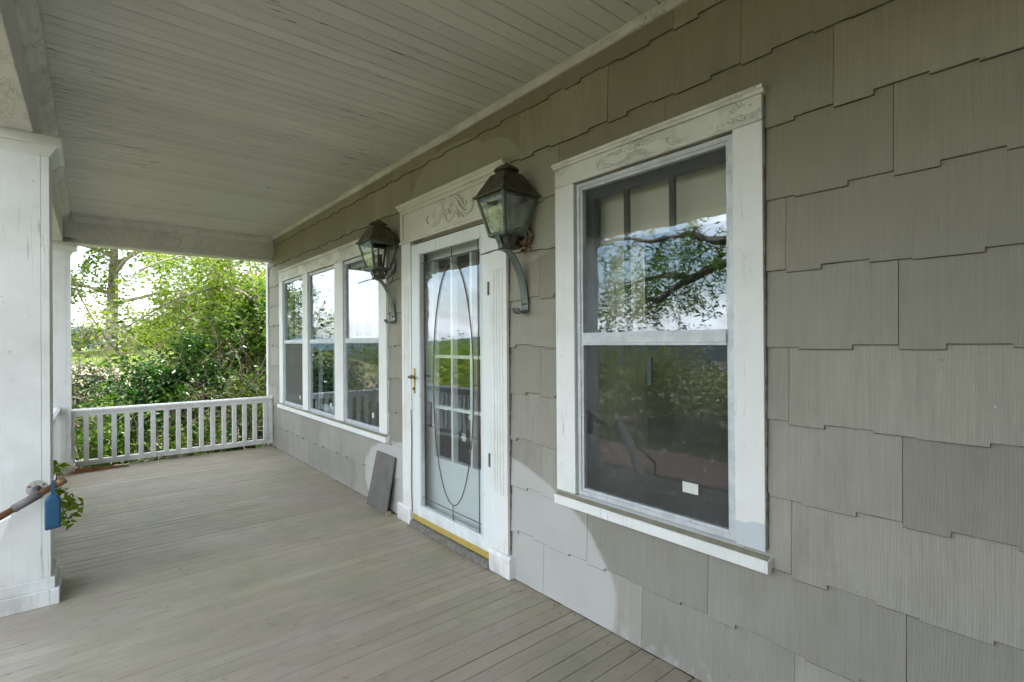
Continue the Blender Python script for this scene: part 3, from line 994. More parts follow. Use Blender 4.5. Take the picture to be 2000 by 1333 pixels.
t_ = curtain_mesh(1.50, 1.74, .45, 2.18, .24, .018, 4).obj('curtain', M['shade'])
tag(t_, 'pale curtain edge hanging inside the single window', 'curtain')
st = box('sticker', M['sticker'], w1, -.0016, -.0004, 1.083, 1.152, .728, .770)
box('sticker', M['tape'], w1, -.0016, -.0004, 1.298, 1.318, 1.15, 1.27)

w2 = empty('window', (-.02, 5.28, 1.35), house)
w2['label'] = 'row of three double-hung windows under one head board'
box('side_casing', M['white'], w2, -.024, .012, 3.785, 3.93, .606, 2.114, .003)
box('side_casing', M['white'], w2, -.024, .012, 6.65, 6.80, .606, 2.114, .003)
box('mullion', M['white'], w2, -.024, .012, 4.70, 4.915, .606, 2.114, .003)
box('mullion', M['white'], w2, -.024, .012, 5.71, 5.89, .606, 2.114, .003)
box('head_casing', M['peel'], w2, -.0245, .012, 3.785, 6.80, 2.1155, 2.226, .003)
MB().prism([(-.012, 2.227), (-.032, 2.227), (-.036, 2.236), (-.044, 2.239), (-.046, 2.25), (.0, 2.256), (.012, 2.227)], 'y', 3.778, 6.808).obj('drip_cap', M['peel'], w2)
sill(w2, 3.765, 6.815, .586, .544, M['white'])
for (a, b), low, sc in (((3.933, 4.697), 'glass_low', True), ((4.918, 5.707), 'glass', False), ((5.893, 6.647), 'glass_dull', True)):
    double_hung(w2, a, b, .606, 2.110, 1.341, 1.386, low, 'pale_sash', (a + (b - a) / 3, a + 2 * (b - a) / 3), (1.74,), screen_low=sc, fw=.03)
    box('sticker', M['sticker'], w2, -.0016, -.0004, a + .14, a + .18, .705, .745)
for (a, b, lab) in ((3.96, 4.66, 'sheer curtain inside the triple window, nearest the door'), (4.95, 5.68, 'sheer curtain inside the middle light of the triple window'), (5.92, 6.62, 'sheer curtain inside the far light of the triple window')):
    o = curtain_mesh(a, b, .5, 2.2, .26, .02, 7).obj('curtain', M['curtain'])
    tag(o, lab, 'curtain', 'sheer curtains in the triple window')

# ---- door with pilasters and carved head
door = empty('door', (-.02, 2.88, 0), house)
door['label'] = 'white storm door with a leaded oval in full length glass'
def pilaster(y0, y1, py0, py1):
    # fluted front: grooves cut as a profile
    xf, xb, g = -.031, .012, .006
    n = 4
    marg = .026
    w = (y1 - y0 - 2 * marg) / n
    poly = [(xb, y0), (xf, y0), (xf, y0 + marg)]
    for k in range(n):
        a = y0 + marg + k * w
        poly += [(xf, a + .003), (xf + g, a + .006), (xf + g, a + w * .55), (xf, a + w * .55 + .003)]
    poly += [(xf, y1), (xb, y1)]
    MB().prism(poly, 'z', .46, 1.765).obj('fluted_shaft', M['white'], door)
    box('shaft_top', M['white'], door, xf, xb, y0, y1, 1.7652, 2.085)
    box('shaft_foot', M['white'], door, xf, xb, y0, y1, .128, .4598)
    box('plinth', M['white'], door, -.049, .012, py0, py1, .002, .105, .004)
    MB().prism([(-.049, .1052), (-.049, .110), (-.037, .127), (.012, .127), (.012, .1052)], 'y', py0, py1).obj('plinth_cap', M['white'], door)
pilaster(2.244, 2.400, 2.213, 2.404)
pilaster(3.364, 3.506, 3.362, 3.565)
box('caulk', M['caulk'], door, -.016, .012, 2.2395, 2.2435, .13, 2.08)
box('caulk', M['caulk'], door, -.016, .012, 3.5065, 3.510, .13, 2.08)
# head
box('head_board', M['head'], door, -.027, .012, 2.252, 3.510, 2.0865, 2.332)
fr = MB()
for (a, b, c_, d) in ((2.252, 3.510, 2.087, 2.118), (2.252, 3.510, 2.302, 2.331), (2.252, 2.288, 2.1182, 2.3018), (3.474, 3.510, 2.1182, 2.3018)):
    fr.box(-.041, -.0272, a, b, c_, d)
fr.obj('head_frame', M['head'], door, .003)
MB().prism([(-.0412, 2.080), (-.049, 2.083), (-.049, 2.094), (-.0412, 2.102)], 'y', 2.250, 3.512).obj('head_bead', M['head'], door)
MB().prism([(.012, 2.3325), (-.042, 2.3325), (-.045, 2.344), (-.054, 2.353), (-.062, 2.356), (-.065, 2.364), (-.065, 2.374), (.012, 2.378)], 'y', 2.232, 3.528).obj('cornice', M['head'], door)
# carved scrollwork
orn = MB()
XO = -.031
OC = (2.850, 2.212)
def ot(pts, r0, r1, n=6, steps=5):
    P = catmull([(XO, OC[0] + p[0], OC[1] + p[1]) for p in pts], steps)
    m = len(P)
    r0, r1 = r0 * 1.35, r1 * 1.25
    rad = [(r0 + (r1 - r0) * i / (m - 1)) * (.55 + .45 * math.sin(math.pi * min(1, (i + 1.2) / (m * .55)) / 1)if i < m * .28 else 1) for i in range(m)]
    orn.tube(P, rad, n)
for sgn in (1, -1):
    def S(pts): return [(sgn * a, b) for a, b in pts]
    ot(S([(.005, -.07), (.04, -.055), (.075, -.02), (.085, .02), (.07, .052), (.045, .055), (.03, .035), (.034, .012), (.05, .006), (.058, .02)]), .009, .006)
    ot(S([(.02, -.055), (.05, -.03), (.062, .0), (.07, .03)]), .006, .004)
    ot(S([(.07, .06), (.10, .05), (.13, .015), (.165, -.025), (.21, -.05), (.25, -.05), (.278, -.028), (.285, .0), (.27, .012), (.26, .0)]), .011, .006)
    ot(S([(.085, .045), (.115, .02), (.14, -.02), (.175, -.055), (.215, -.068), (.24, -.062)]), .008, .004)
    ot(S([(.09, .03), (.11, -.005), (.13, -.04), (.155, -.066), (.18, -.072)]), .008, .004)
    ot(S([(.09, .02), (.10, -.02), (.11, -.05), (.128, -.066)]), .007, .004)
    ot(S([(.10, .062), (.14, .045), (.17, .015), (.195, -.002), (.21, .008), (.202, .02)]), .008, .005)
    ot(S([(.05, .07), (.085, .078), (.12, .066), (.148, .04), (.165, .035), (.166, .048)]), .008, .005)
    for k, a in enumerate((.18, .5, .85)):
        L = .075 - .008 * k
        ot(S([(.004 + .01 * k, .01), (math.sin(a) * L * .6, .02 + math.cos(a) * L * .6), (math.sin(a) * L, .018 + math.cos(a) * L), (math.sin(a) * L * 1.02 + .012, .014 + math.cos(a) * L)]), .009, .006)
    ot(S([(.0, -.075), (.02, -.06), (.03, -.03), (.015, .0)]), .008, .006)
ot([(0, -.02), (0, .03), (0, .07), (0, .092)], .008, .011)
orn.obj('carved_scrollwork', M['head'], door, smooth=True)
# storm door leaf
sd = MB()
Y0, Y1, Z0, Z1 = 2.407, 3.360, .086, 2.056
GY0, GY1, GZ0, GZ1 = 2.506, 3.240, .166, 1.976
sd.box(-.026, .010, Y0, GY0, Z0, Z1).box(-.026, .010, GY1, Y1, Z0, Z1).box(-.026, .010, GY0, GY1, GZ1, Z1).box(-.026, .010, GY0, GY1, Z0, GZ0)
sd.obj('leaf_frame', M['door_white'], door, .003)
gb = MB()
for e, x0 in ((.014, -.0295), (.026, -.0275)):
    gb.box(x0, -.0262, GY0 - e, GY0 - e + .008, GZ0 - e, GZ1 + e).box(x0, -.0262, GY1 + e - .008, GY1 + e, GZ0 - e, GZ1 + e)
    gb.box(x0, -.0262, GY0 - e + .008, GY1 + e - .008, GZ1 + e - .008, GZ1 + e).box(x0, -.0262, GY0 - e + .008, GY1 + e - .008, GZ0 - e, GZ0 - e + .008)
gb.obj('glazing_bead', M['door_white'], door, .001)
box('glass_pane', M['glass_door'], door, -.008, -.004, GY0, GY1, GZ0, GZ1)
xc = -.0105
def came(pts, r=.0032):
    MB().tube([(xc, a, b) for a, b in pts], r, 6).obj('came', M['came'], door)
oc, oa, ob = (2.843, 1.070), .2435, .805
came([(oc[0] + oa * math.cos(2 * math.pi * k / 72), oc[1] + ob * math.sin(2 * math.pi * k / 72)) for k in range(73)], .0036)
came([(3.206, GZ0), (3.206, GZ1)]); came([(2.546, GZ0), (2.546, GZ1)])
came([(GY0, 1.912), (GY1, 1.912)]); came([(GY0, .226), (GY1, .226)])
came([(oc[0], oc[1] + ob), (oc[0], GZ1)]); came([(oc[0], oc[1] - ob), (oc[0], GZ0)])
came([(oc[0] + oa, oc[1]), (3.206, oc[1])]); came([(oc[0] - oa, oc[1]), (2.546, oc[1])])
# sweep, threshold
box('sweep', M['gold'], door, -.024, .012, Y0, Y1, .043, .0855, .002)
MB().prism([(-.060, .001), (-.054, .034), (-.040, .042), (.15, .042), (.15, .001)], 'y', 2.405, 3.361).obj('threshold', M['stone'], door, .003)
# handle
box('handle_plate', M['brass'], door, -.031, -.0262, 3.308, 3.330, .970, 1.155, .004)
MB().tube(catmull([(-.031, 3.319, 1.088), (-.060, 3.319, 1.088), (-.072, 3.310, 1.092), (-.072, 3.285, 1.100), (-.070, 3.262, 1.094), (-.068, 3.248, 1.084)]), .0085, 8).obj('lever', M['brass_dark'], door, smooth=True)
MB().tube(catmull([(-.045, 3.322, 1.088), (-.052, 3.345, 1.096), (-.052, 3.366, 1.088)]), .007, 8).obj('lever', M['brass_dark'], door, smooth=True)
MB().tube([(-.031, 3.319, 1.005), (-.040, 3.319, 1.005)], .011, 12).obj('lock_cylinder', M['brass_dark'], door)
box('hinge', M['galv'], door, -.030, -.0262, 2.409, 2.425, .60, .68)
box('hinge', M['galv'], door, -.030, -.0262, 2.409, 2.425, 1.62, 1.70)
# inner door
idr = MB()
IY0, IY1 = 2.41, 3.355
LY = [2.52, 2.757, 2.990, 3.222]
LZ = [.512, .876, 1.241, 1.94]
ix0, ix1 = .085, .125
idr.box(ix0, ix1, IY0, LY[0], .045, 2.05).box(ix0, ix1, LY[3], IY1, .045, 2.05).box(ix0, ix1, LY[0], LY[3], .045, LZ[0]).box(ix0, ix1, LY[0], LY[3], LZ[3], 2.05)
idr.obj('inner_door', M['inner_door'], door, .003)
for yy in LY[1:3]:
    box('glazing_bar', M['inner_door'], door, ix0 - .004, ix1, yy - .012, yy + .012, LZ[0], LZ[3], .003)
for zz in LZ[1:3]:
    ends = [LY[0], LY[1] - .012, LY[1] + .012, LY[2] - .012, LY[2] + .012, LY[3]]
    for p, q_ in zip(ends[0::2], ends[1::2]):
        box('glazing_bar', M['inner_door'], door, ix0 - .003, ix1, p, q_, zz - .012, zz + .012, .003)
fb = MB()
fb.box(ix0 - .008, ix0 - .0005, LY[0] - .02, LY[0], LZ[0] - .02, LZ[3] + .02).box(ix0 - .008, ix0 - .0005, LY[3], LY[3] + .02, LZ[0] - .02, LZ[3] + .02)
fb.box(ix0 - .008, ix0 - .0005, LY[0], LY[3], LZ[3], LZ[3] + .02).box(ix0 - .008, ix0 - .0005, LY[0], LY[3], LZ[0] - .02, LZ[0])
fb.obj('light_moulding', M['inner_door'], door, .002)
box('lock_plate', M['came'], door, ix0 - .006, ix0 - .0005, 3.262, 3.318, .72, .90)
def snow(cy, cz, r):
    mb = MB()
    for k in range(3):
        a = math.pi * k / 3
        dy, dz = math.cos(a) * r, math.sin(a) * r
        ny, nz = -math.sin(a) * r * .13, math.cos(a) * r * .13
        mb.prism([(cy - dy - ny, cz - dz - nz), (cy + dy - ny, cz + dz - nz), (cy + dy + ny, cz + dz + nz), (cy - dy + ny, cz - dz + nz)], 'x', ix0 + .012 + .0007 * k, ix0 + .0125 + .0007 * k)
        for s_ in (-1, 1):
            qy, qz = cy + s_ * dy * .65, cz + s_ * dz * .65
            mb.prism([(qy - ny * 2.6, qz - nz * 2.6), (qy - ny * 2.6 + dy * .16, qz - nz * 2.6 + dz * .16), (qy + ny * 2.6 + dy * .16, qz + nz * 2.6 + dz * .16), (qy + ny * 2.6, qz + nz * 2.6)], 'x', ix0 + .0145 + .0007 * k, ix0 + .015 + .0007 * k)
    mb.obj('snowflake_sticker', M['sticker'], door)
snow(2.872, .695, .032); snow(2.80, .838, .02); snow(2.79, .61, .02)
# jamb lining
jm = MB()
jm.box(.014, .16, 2.385, 2.4045, .0, 2.062).box(.014, .16, 3.3625, 3.385, .0, 2.062).box(.014, .16, 2.405, 3.362, 2.0625, 2.085)
jm.obj('jamb', M['white'], door)
# flood light conduit hook: thin cable up the left jamb
MB().tube(catmull([(-.030, 3.363, .10), (-.036, 3.366, .35), (-.032, 3.362, .62), (-.034, 3.366, .85)]), .003, 5).obj('cable', M['galv'], door)

# ================================================================== LANTERNS
def ring4(cx, cy, h, z): return [(cx - h, cy - h, z), (cx + h, cy - h, z), (cx + h, cy + h, z), (cx - h, cy + h, z)]
def lantern(yc, label, broken):
    xc_ = -.140
    r = empty('wall_lantern', (-.012, yc, 1.52))
    tag(r, label, 'lantern', 'copper lanterns beside the door')
    D, G, S_ = M['copper_dark'], M['copper_green'], M['strap']
    # roof: hollow four-sided frustum
    rf = MB()
    rf.v += ring4(xc_, yc, .122, 2.118) + ring4(xc_, yc, .061, 2.230) + ring4(xc_, yc, .118, 2.118) + ring4(xc_, yc, .057, 2.227)
    for k in range(4):
        j = (k + 1) % 4
        rf.f += [(k, j, 4 + j, 4 + k), (8 + j, 8 + k, 12 + k, 12 + j), (j, k, 8 + k, 8 + j)]
    rf.f += [(4, 5, 6, 7), (15, 14, 13, 12)]
    roof = rf.obj('roof', D, r)
    rim = MB()
    h = .131
    for (a, b, c_, d) in ((-h, h, -h, -h + .016), (-h, h, h - .016, h), (-h, -h + .016, -h + .016, h - .016), (h - .016, h, -h + .016, h - .016)):
        rim.box(xc_ + a, xc_ + b, yc + c_, yc + d, 2.106, 2.1178)
    rim.obj('roof_rim', D, r, .001)
    MB().lathe([(.046, 2.228), (.044, 2.247), (.066, 2.249), (.068, 2.254), (.060, 2.262), (.036, 2.276), (.012, 2.283), (.010, 2.290), (.003, 2.296)], xc_, yc, 24).obj('chimney_cap', D, r, smooth=False)
    # body
    ht, hb, zt, zb = .110, .066, 2.106, 1.916
    for sx in (-1, 1):
        for sy in (-1, 1):
            t_ = .0075
            def cr(hh, z):
                x, y_ = xc_ + sx * hh, yc + sy * hh
                return [(x - t_, y_ - t_, z), (x + t_, y_ - t_, z), (x + t_, y_ + t_, z), (x - t_, y_ + t_, z)]
            MB().hexa(cr(hb, zb) + cr(ht, zt)).obj('corner_bar', G, r)
    for nm, hh, z0, z1 in (('top_frame', .110, 2.090, 2.1055), ('bottom_frame', .073, 1.902, 1.918)):
        m_ = MB()
        w = .010
        for (a, b, c_, d) in ((-hh, hh, -hh, -hh + w), (-hh, hh, hh - w, hh), (-hh, -hh + w, -hh + w, hh - w), (hh - w, hh, -hh + w, hh - w)):
            m_.box(xc_ + a, xc_ + b, yc + c_, yc + d, z0, z1)
        m_.obj(nm, G, r)
    box('base_plate', D, r, xc_ - .062, xc_ + .062, yc - .062, yc + .062, 1.896, 1.902)
    # panes
    def pane(axis, sg, m):
        g = .0015
        A, B = ht - .006, hb - .005
        if axis == 'x':
            q_ = [(xc_ + sg * (hb - g), yc - B, zb), (xc_ + sg * (hb + g), yc - B, zb), (xc_ + sg * (hb + g), yc + B, zb), (xc_ + sg * (hb - g), yc + B, zb),
                  (xc_ + sg * (ht - g), yc - A, zt - .016), (xc_ + sg * (ht + g), yc - A, zt - .016), (xc_ + sg * (ht + g), yc + A, zt - .016), (xc_ + sg * (ht - g), yc + A, zt - .016)]
        else:
            q_ = [(xc_ - B, yc + sg * (hb - g), zb), (xc_ + B, yc + sg * (hb - g), zb), (xc_ + B, yc + sg * (hb + g), zb), (xc_ - B, yc + sg * (hb + g), zb),
                  (xc_ - A, yc + sg * (ht - g), zt - .016), (xc_ + A, yc + sg * (ht - g), zt - .016), (xc_ + A, yc + sg * (ht + g), zt - .016), (xc_ - A, yc + sg * (ht + g), zt - .016)]
        MB().hexa(q_).obj('pane', m, r)
    if broken:
        pane('x', -1, M['lantern_glass_clear'])
    else:
        for a, s_ in (('x', -1), ('x', 1), ('y', -1), ('y', 1)):
            pane(a, s_, M['lantern_glass'])
    # candle cluster inside
    for k, (dx, dy, top) in enumerate(((0, 0, 2.075), (-.028, .02, 2.03), (.03, .012, 2.03), (.0, -.032, 2.02))):
        MB().tube([(xc_ + dx, yc + dy, 1.902), (xc_ + dx, yc + dy, top)], .0065 if k else .008, 8).obj('candle_tube', M['candle'], r)
    MB().lathe([(.008, 2.02), (.013, 2.035), (.014, 2.05), (.009, 2.068), (.003, 2.078)], xc_ + .03, yc + .012, 10).obj('bulb', M['lantern_glass_clear'], r, smooth=True)
    # cup and flared neck
    MB().lathe([(.030, 1.832), (.048, 1.836), (.046, 1.846), (.040, 1.862), (.040, 1.878), (.052, 1.895)], xc_, yc, 16).obj('cup', D, r, smooth=False)
    for sx, sy in ((-1, 0), (0, -1), (0, 1), (1, 0)):
        pts = [(.066, 1.902), (.058, 1.880), (.046, 1.858), (.044, 1.836)]
        m_ = MB()
        w = .018
        for (rr, z) in pts:
            cx_, cy_ = xc_ + sx * rr, yc + sy * rr
            px_, py_ = (0, w) if sx else (w, 0)
            m_.v += [(cx_ - px_, cy_ - py_, z), (cx_ + px_, cy_ + py_, z), (cx_ + px_ + sx * .003, cy_ + py_ + sy * .003, z), (cx_ - px_ + sx * .003, cy_ - py_ + sy * .003, z)]
        for i in range(3):
            for k in range(4):
                j = (k + 1) % 4
                m_.f.append((i * 4 + k, i * 4 + j, i * 4 + 4 + j, i * 4 + 4 + k))
        m_.f += [(0, 1, 2, 3), (12, 13, 14, 15)]
        m_.obj('neck_leaf', S_ if sx else D, r)
    # bracket: long curved strap down to the wall, ending in a hook
    P = catmull([(-.296, 0, 1.792), (-.262, 0, 1.806), (-.205, 0, 1.826), (-.150, 0, 1.830), (-.105, 0, 1.802), (-.062, 0, 1.735), (-.034, 0, 1.655), (-.020, 0, 1.575), (-.016, 0, 1.535), (-.022, 0, 1.507), (-.045, 0, 1.496), (-.072, 0, 1.502), (-.086, 0, 1.524)], 5)
    MB().strap([(p.x, p.z) for p in P], yc - .028, yc + .028, .005).obj('bracket_arm', S_, r, smooth=False)
    P = catmull([(-.150, 0, 1.8345), (-.100, 0, 1.836), (-.055, 0, 1.853), (-.026, 0, 1.888), (-.017, 0, 1.930), (-.0165, 0, 1.985)], 5)
    MB().strap([(p.x, p.z) for p in P], yc - .024, yc + .024, .005).obj('bracket_stay', S_, r)
    MB().lathe([(.004, 0), (.030, .001), (.034, .004), (.030, .008)], 0, 0, 16)
    wp = MB()
    n = 18
    ring = [(yc + .034 * math.cos(2 * math.pi * k / n), 1.955 + .058 * math.sin(2 * math.pi * k / n)) for k in range(n)]
    wp.prism(ring, 'x', -.0125, .002)
    wp.obj('wall_plate', S_, r, .002)
    for (zz, dy) in ((1.548, -.012), (1.548, .012), (1.975, -.012), (1.975, .012)):
        MB().tube([(-.017, yc + dy, zz), (-.0235, yc + dy, zz)], .0045, 8).obj('screw', M['wire'], r)
    if broken:
        MB().tube(catmull([(-.12, yc - .02, 1.832), (-.115, yc - .03, 1.80), (-.085, yc - .03, 1.785), (-.045, yc - .02, 1.81), (-.02, yc, 1.86)]), .002, 5).obj('wire', M['wire'], r)
    return r
lantern(2.10, 'aged copper lantern with all its panes, between the door and the single window', False)
lantern(3.67, 'dark lantern with missing panes, between the triple window and the door', True)
# mud nest behind the nearer lantern
nest = MB()
rr = random.Random(3)
for k in range(70):
    a, b, c_ = rr.uniform(-.05, .03), rr.uniform(-.045, .045), rr.uniform(-.07, .06)
    s_ = rr.uniform(.005, .014)
    nest.lathe([(s_ * .3, 1.90 + c_ - s_), (s_ * .9, 1.90 + c_ - s_ * .4), (s_, 1.90 + c_ + s_ * .2), (s_ * .5, 1.90 + c_ + s_)], -.045 + a * .5, 2.07 + b, 7)
tag(nest.obj('insect_nest', M['mud'], smooth=True), 'brown mud nest clinging to the wall behind the lantern with all its panes', 'nest')

# ================================================================== THINGS ON THE PORCH
lb = MB()
pts_f = [(-.088, 4.045, .003), (-.084, 3.690, .003), (-.020, 3.655, .440), (-.020, 3.985, .445)]
bk = [(p[0] + .012, p[1], p[2]) for p in pts_f]
lb.v += pts_f + bk
lb.f += [(0, 1, 2, 3), (7, 6, 5, 4), (0, 4, 5, 1), (1, 5, 6, 2), (2, 6, 7, 3), (3, 7, 4, 0)]
tag(lb.obj('slate_panel', M['slate'], bevel=.002), 'dark grey board leaning on the wall left of the door', 'board')
tag(box('wood_scrap', M['litter'], None, -.085, -.05, 3.66, 3.685, .001, .028, .002), 'small brown wood scrap at the foot of the leaning board', 'scrap')

# pipe handrail on the near column
hr = empty('pipe_handrail', (-2.07, 3.47, .0))
tag(hr, 'rusty pipe handrail bolted to the big white column, running down the steps', 'handrail')
def pp(t): return (-1.958 - .232 * t, 3.470, .650 - .136 * t)
MB().tube([pp(.18), pp(5.2)], .0155, 12).obj('pipe', M['pipe'], hr, smooth=True)
MB().tube([pp(-.02), pp(.16)], .0185, 12).obj('end_cap', M['pipe'], hr, smooth=True)
MB().tube([pp(.38), pp(.80)], .0205, 12).obj('coupling', M['galv'], hr, smooth=True)
MB().tube(catmull([pp(.5), (-2.072, 3.50, .600), (-2.068, 3.535, .605), (-2.066, 3.572, .606)]), .017, 10).obj('elbow', M['galv'], hr, smooth=True)
fl = MB()
ring = [(-2.066 + .042 * math.cos(2 * math.pi * k / 20), .606 + .042 * math.sin(2 * math.pi * k / 20)) for k in range(20)]
fl.prism(ring, 'y', 3.566, 3.5738)
fl.obj('flange', M['flange'], hr, .001)
for k in range(3):
    a = .6 + k * 2.09
    MB().tube([(-2.066 + .031 * math.cos(a), 3.566, .606 + .031 * math.sin(a)), (-2.066 + .031 * math.cos(a), 3.560, .606 + .031 * math.sin(a))], .005, 8).obj('bolt', M['pipe'], hr)
MB().tube([(-3.16, 3.470, -.68), (-3.16, 3.470, -.055)], .0155, 12).obj('post', M['pipe'], hr, smooth=True)
# white stair stringer board at the foot of the rail
tag(MB().prism([(-2.128, .575), (-2.165, .46), (-2.40, .10), (-2.55, -.34), (-2.60, -.34), (-2.47, .12), (-2.22, .53)], 'y', 3.18, 3.21).obj('stair_board', M['rail']), 'white sloping stair board in front of the big column', 'board')
# blue box hanging on the pipe
bl = empty('hanging_box', (-1.999, 3.462, .41))
tag(bl, 'blue plastic box hanging from the pipe handrail by a strap', 'box')
w, d = .031, .016
poly = [(-.031, .0), (.031, .006), (.031, .148), (.016, .171), (-.014, .171), (-.031, .150)]
MB().prism([(-1.999 + a, .420 + b) for a, b in poly], 'y', 3.412, 3.452).obj('case', M['blue'], bl, .009)
MB().prism([(-2.024, .432), (-1.974, .437), (-1.974, .470), (-2.024, .466)], 'y', 3.4095, 3.4118).obj('cover', M['blue'], bl, .001)
MB().prism([(-2.006, .591), (-1.992, .591), (-1.992, .652), (-2.006, .652)], 'y', 3.442, 3.446).obj('strap', M['blue'], bl)
box('strap_loop', M['blue'], bl, -2.006, -1.992, 3.4465, 3.492, .648, .652)

# front steps
steps = empty('porch_steps', (-2.9, 1.7, -.68))
tag(steps, 'wooden steps leading down from the open side of the porch', 'steps')
for k in range(3):
    box('tread', M['floor'], steps, -2.445 - .29 * (k + 1), -2.445 - .29 * k, .08, 3.15, -.17 * (k + 1) - .035, -.17 * (k + 1), .004)
    box('riser', M['white'], steps, -2.462 - .29 * k, -2.446 - .29 * k, .09, 3.14, -.17 * (k + 1) + .001, -.17 * k - .04)

# ================================================================== VEGETATION
def leaf_mesh(name, pts, size, mat, parent=None, aspect=.5, droop=.3, jitter=.35, kind=None, normal_up=.35, petal=False):
    """many small folded leaves, one at each point"""
    n = len(pts)
    pts = np.asarray(pts, float)
    sz = size * (1 + jitter * rng.uniform(-1, 1, n))
    a = rng.uniform(0, 2 * np.pi, n)
    d = np.stack([np.cos(a), np.sin(a), rng.normal(-droop, .45, n)], -1)
    d /= np.linalg.norm(d, axis=1, keepdims=True)
    nr = rng.normal(0, 1, (n, 3)); nr[:, 2] = np.abs(nr[:, 2]) + normal_up
    s = np.cross(d, nr); s /= np.linalg.norm(s, axis=1, keepdims=True) + 1e-9
    u = np.cross(s, d)
    L = sz[:, None]
    W = L * aspect * .5
    fold = W * .35
    P0 = pts
    P1 = pts + d * L * .45 + s * W + u * fold
    P2 = pts + d * L - u * L * .08
    P3 = pts + d * L * .45 - s * W + u * fold
    Pm = pts + d * L * .42
    V = np.stack([P0, P1, P2, P3, Pm], 1).reshape(-1, 3)
    b = np.arange(n)[:, None] * 5
    F = np.concatenate([b + np.array([[0, 1, 4]]), b + np.array([[1, 2, 4]]), b + np.array([[2, 3, 4]]), b + np.array([[3, 0, 4]])], 1).reshape(-1, 3)
    me = bpy.data.meshes.new(name)
    me.vertices.add(len(V)); me.vertices.foreach_set('co', V.ravel())
    me.loops.add(F.size); me.loops.foreach_set('vertex_index', F.ravel().astype(np.int32))
    me.polygons.add(len(F))
    me.polygons.foreach_set('loop_start', np.arange(0, F.size, 3, dtype=np.int32))
    me.polygons.foreach_set('loop_total', np.full(len(F), 3, np.int32))
    me.update(); me.validate()
    me.materials.append(mat)
    o = add(name, me, parent)
    if kind: o['kind'] = kind
    return o

def ell(c, r, n, shell=.5, clump=0, cr=.15):
    """points in an ellipsoid, gathered towards its shell and in clumps"""
    k = clump or n
    v = rng.normal(0, 1, (k, 3)); v /= np.linalg.norm(v, axis=1, keepdims=True)
    rad = (shell + (1 - shell) * rng.uniform(0, 1, k))[:, None] * rng.uniform(.82, 1.08, (k, 1))
    p = np.array(c) + v * rad * np.array(r)
    if clump:
        idx = rng.integers(0, k, n)
        p = p[idx] + rng.normal(0, cr, (n, 3))
    return p

def walk(p, d, length, n, wob, grav=0.0):
    p, d = np.array(p, float), np.array(d, float)
    out = [p.copy()]
    for _ in range(n):
        d = d / np.linalg.norm(d)
        d = d + rng.normal(0, wob, 3) + np.array([0, 0, grav])
        p = p + d / np.linalg.norm(d) * length / n
        out.append(p.copy())
    return out

def twigs(mb, starts, dirs, length, r0, wob=.25, grav=0.0, kids=2, n=7, depth=1):
    ends = []
    for p, d in zip(starts, dirs):
        L = length * rng.uniform(.6, 1.25)
        path = walk(p, d, L, n, wob, grav)
        mb.tube(path, [r0 * (1 - .8 * i / n) for i in range(n + 1)], 5)
        ends += path[2:]
        if depth > 0:
            for _ in range(kids):
                i = rng.integers(2, n)
                dd = np.array(path[i]) - np.array(path[i - 1])
                dd = dd / np.linalg.norm(dd) + rng.normal(0, .7, 3)
                ends += twigs(mb, [path[i]], [dd], length * .55, r0 * .5, wob, grav, kids, n, depth - 1)
    return ends

def gz(x, y): return float(ground_z(x, y))

def shrub(name, label, cx, cy, rx, ry, ztop, nleaf, size, mat, stem_mat='twig', nst=14, aspect=.45, clump=120, cr=.11, shell=.45, zlow=None, group=None):
    z0 = gz(cx, cy)
    r = empty(name, (cx, cy, z0))
    tag(r, label, 'shrub', group)
    mb = MB()
    st = [(cx + rng.normal(0, rx * .22), cy + rng.normal(0, ry * .22), z0 - .05) for _ in range(nst)]
    H = ztop - z0
    dr = [((s_[0] - cx) * 1.6 / rx + rng.normal(0, .22), (s_[1] - cy) * 1.6 / ry + rng.normal(0, .22), 1.6) for s_ in st]
    ends = twigs(mb, st, dr, H * .85, .016, .16, 0, 3, 8, 2)
    mb.obj('stem', M[stem_mat], r)
    zl = z0 + H * .1 if zlow is None else zlow
    zc, rz = (zl + ztop) / 2, (ztop - zl) / 2
    pts = ell((cx, cy, zc), (rx, ry, rz), int(nleaf * .8), shell, clump, cr)
    e = np.array(ends)
    e = e[rng.integers(0, len(e), nleaf - len(pts))] + rng.normal(0, .05, (nleaf - len(pts), 3))
    leaf_mesh('foliage', np.concatenate([pts, e]), size, M[mat], r, aspect)
    return r

GS = 'shrubs growing beyond the end railing'
shrub('leafy_shrub', 'tall bright green leafy shrub against the corner of the house', .58, 10.3, 1.0, 1.0, 2.62, 15000, .105, 'leaf_mid', nst=22, clump=190, cr=.12, group=GS)
shrub('leafy_shrub', 'yellow green bush top leaning over the tall shrub', .75, 12.6, 1.2, .9, 3.05, 9500, .08, 'leaf_bright', clump=150, cr=.13, group=GS)
shrub('holly_shrub', 'dark glossy shrub rising behind the middle of the end railing', -.62, 9.3, .42, .5, 1.52, 7000, .078, 'leaf_dark', clump=110, cr=.09, group=GS)
shrub('holly_shrub', 'dark glossy shrub behind the left half of the end railing', -1.25, 9.1, .50, .5, 1.08, 7000, .078, 'leaf_dark', clump=110, cr=.09, group=GS)
shrub('rhododendron_shrub', 'low greyish shrub behind the far column', -1.93, 10.2, .62, .6, 1.12, 4200, .085, 'leaf_grey', clump=90, cr=.1, aspect=.4, group=GS)
shrub('leafy_shrub', 'dense green undergrowth low behind the right half of the end railing', .05, 8.9, .55, .5, .95, 4500, .06, 'leaf_mid', nst=26, clump=110, cr=.1, group=GS)
shrub('leafy_shrub', 'low green bush just behind the left end of the railing', -1.75, 8.5, .45, .4, .72, 3600, .06, 'leaf_mid', clump=80, cr=.09, group=GS)
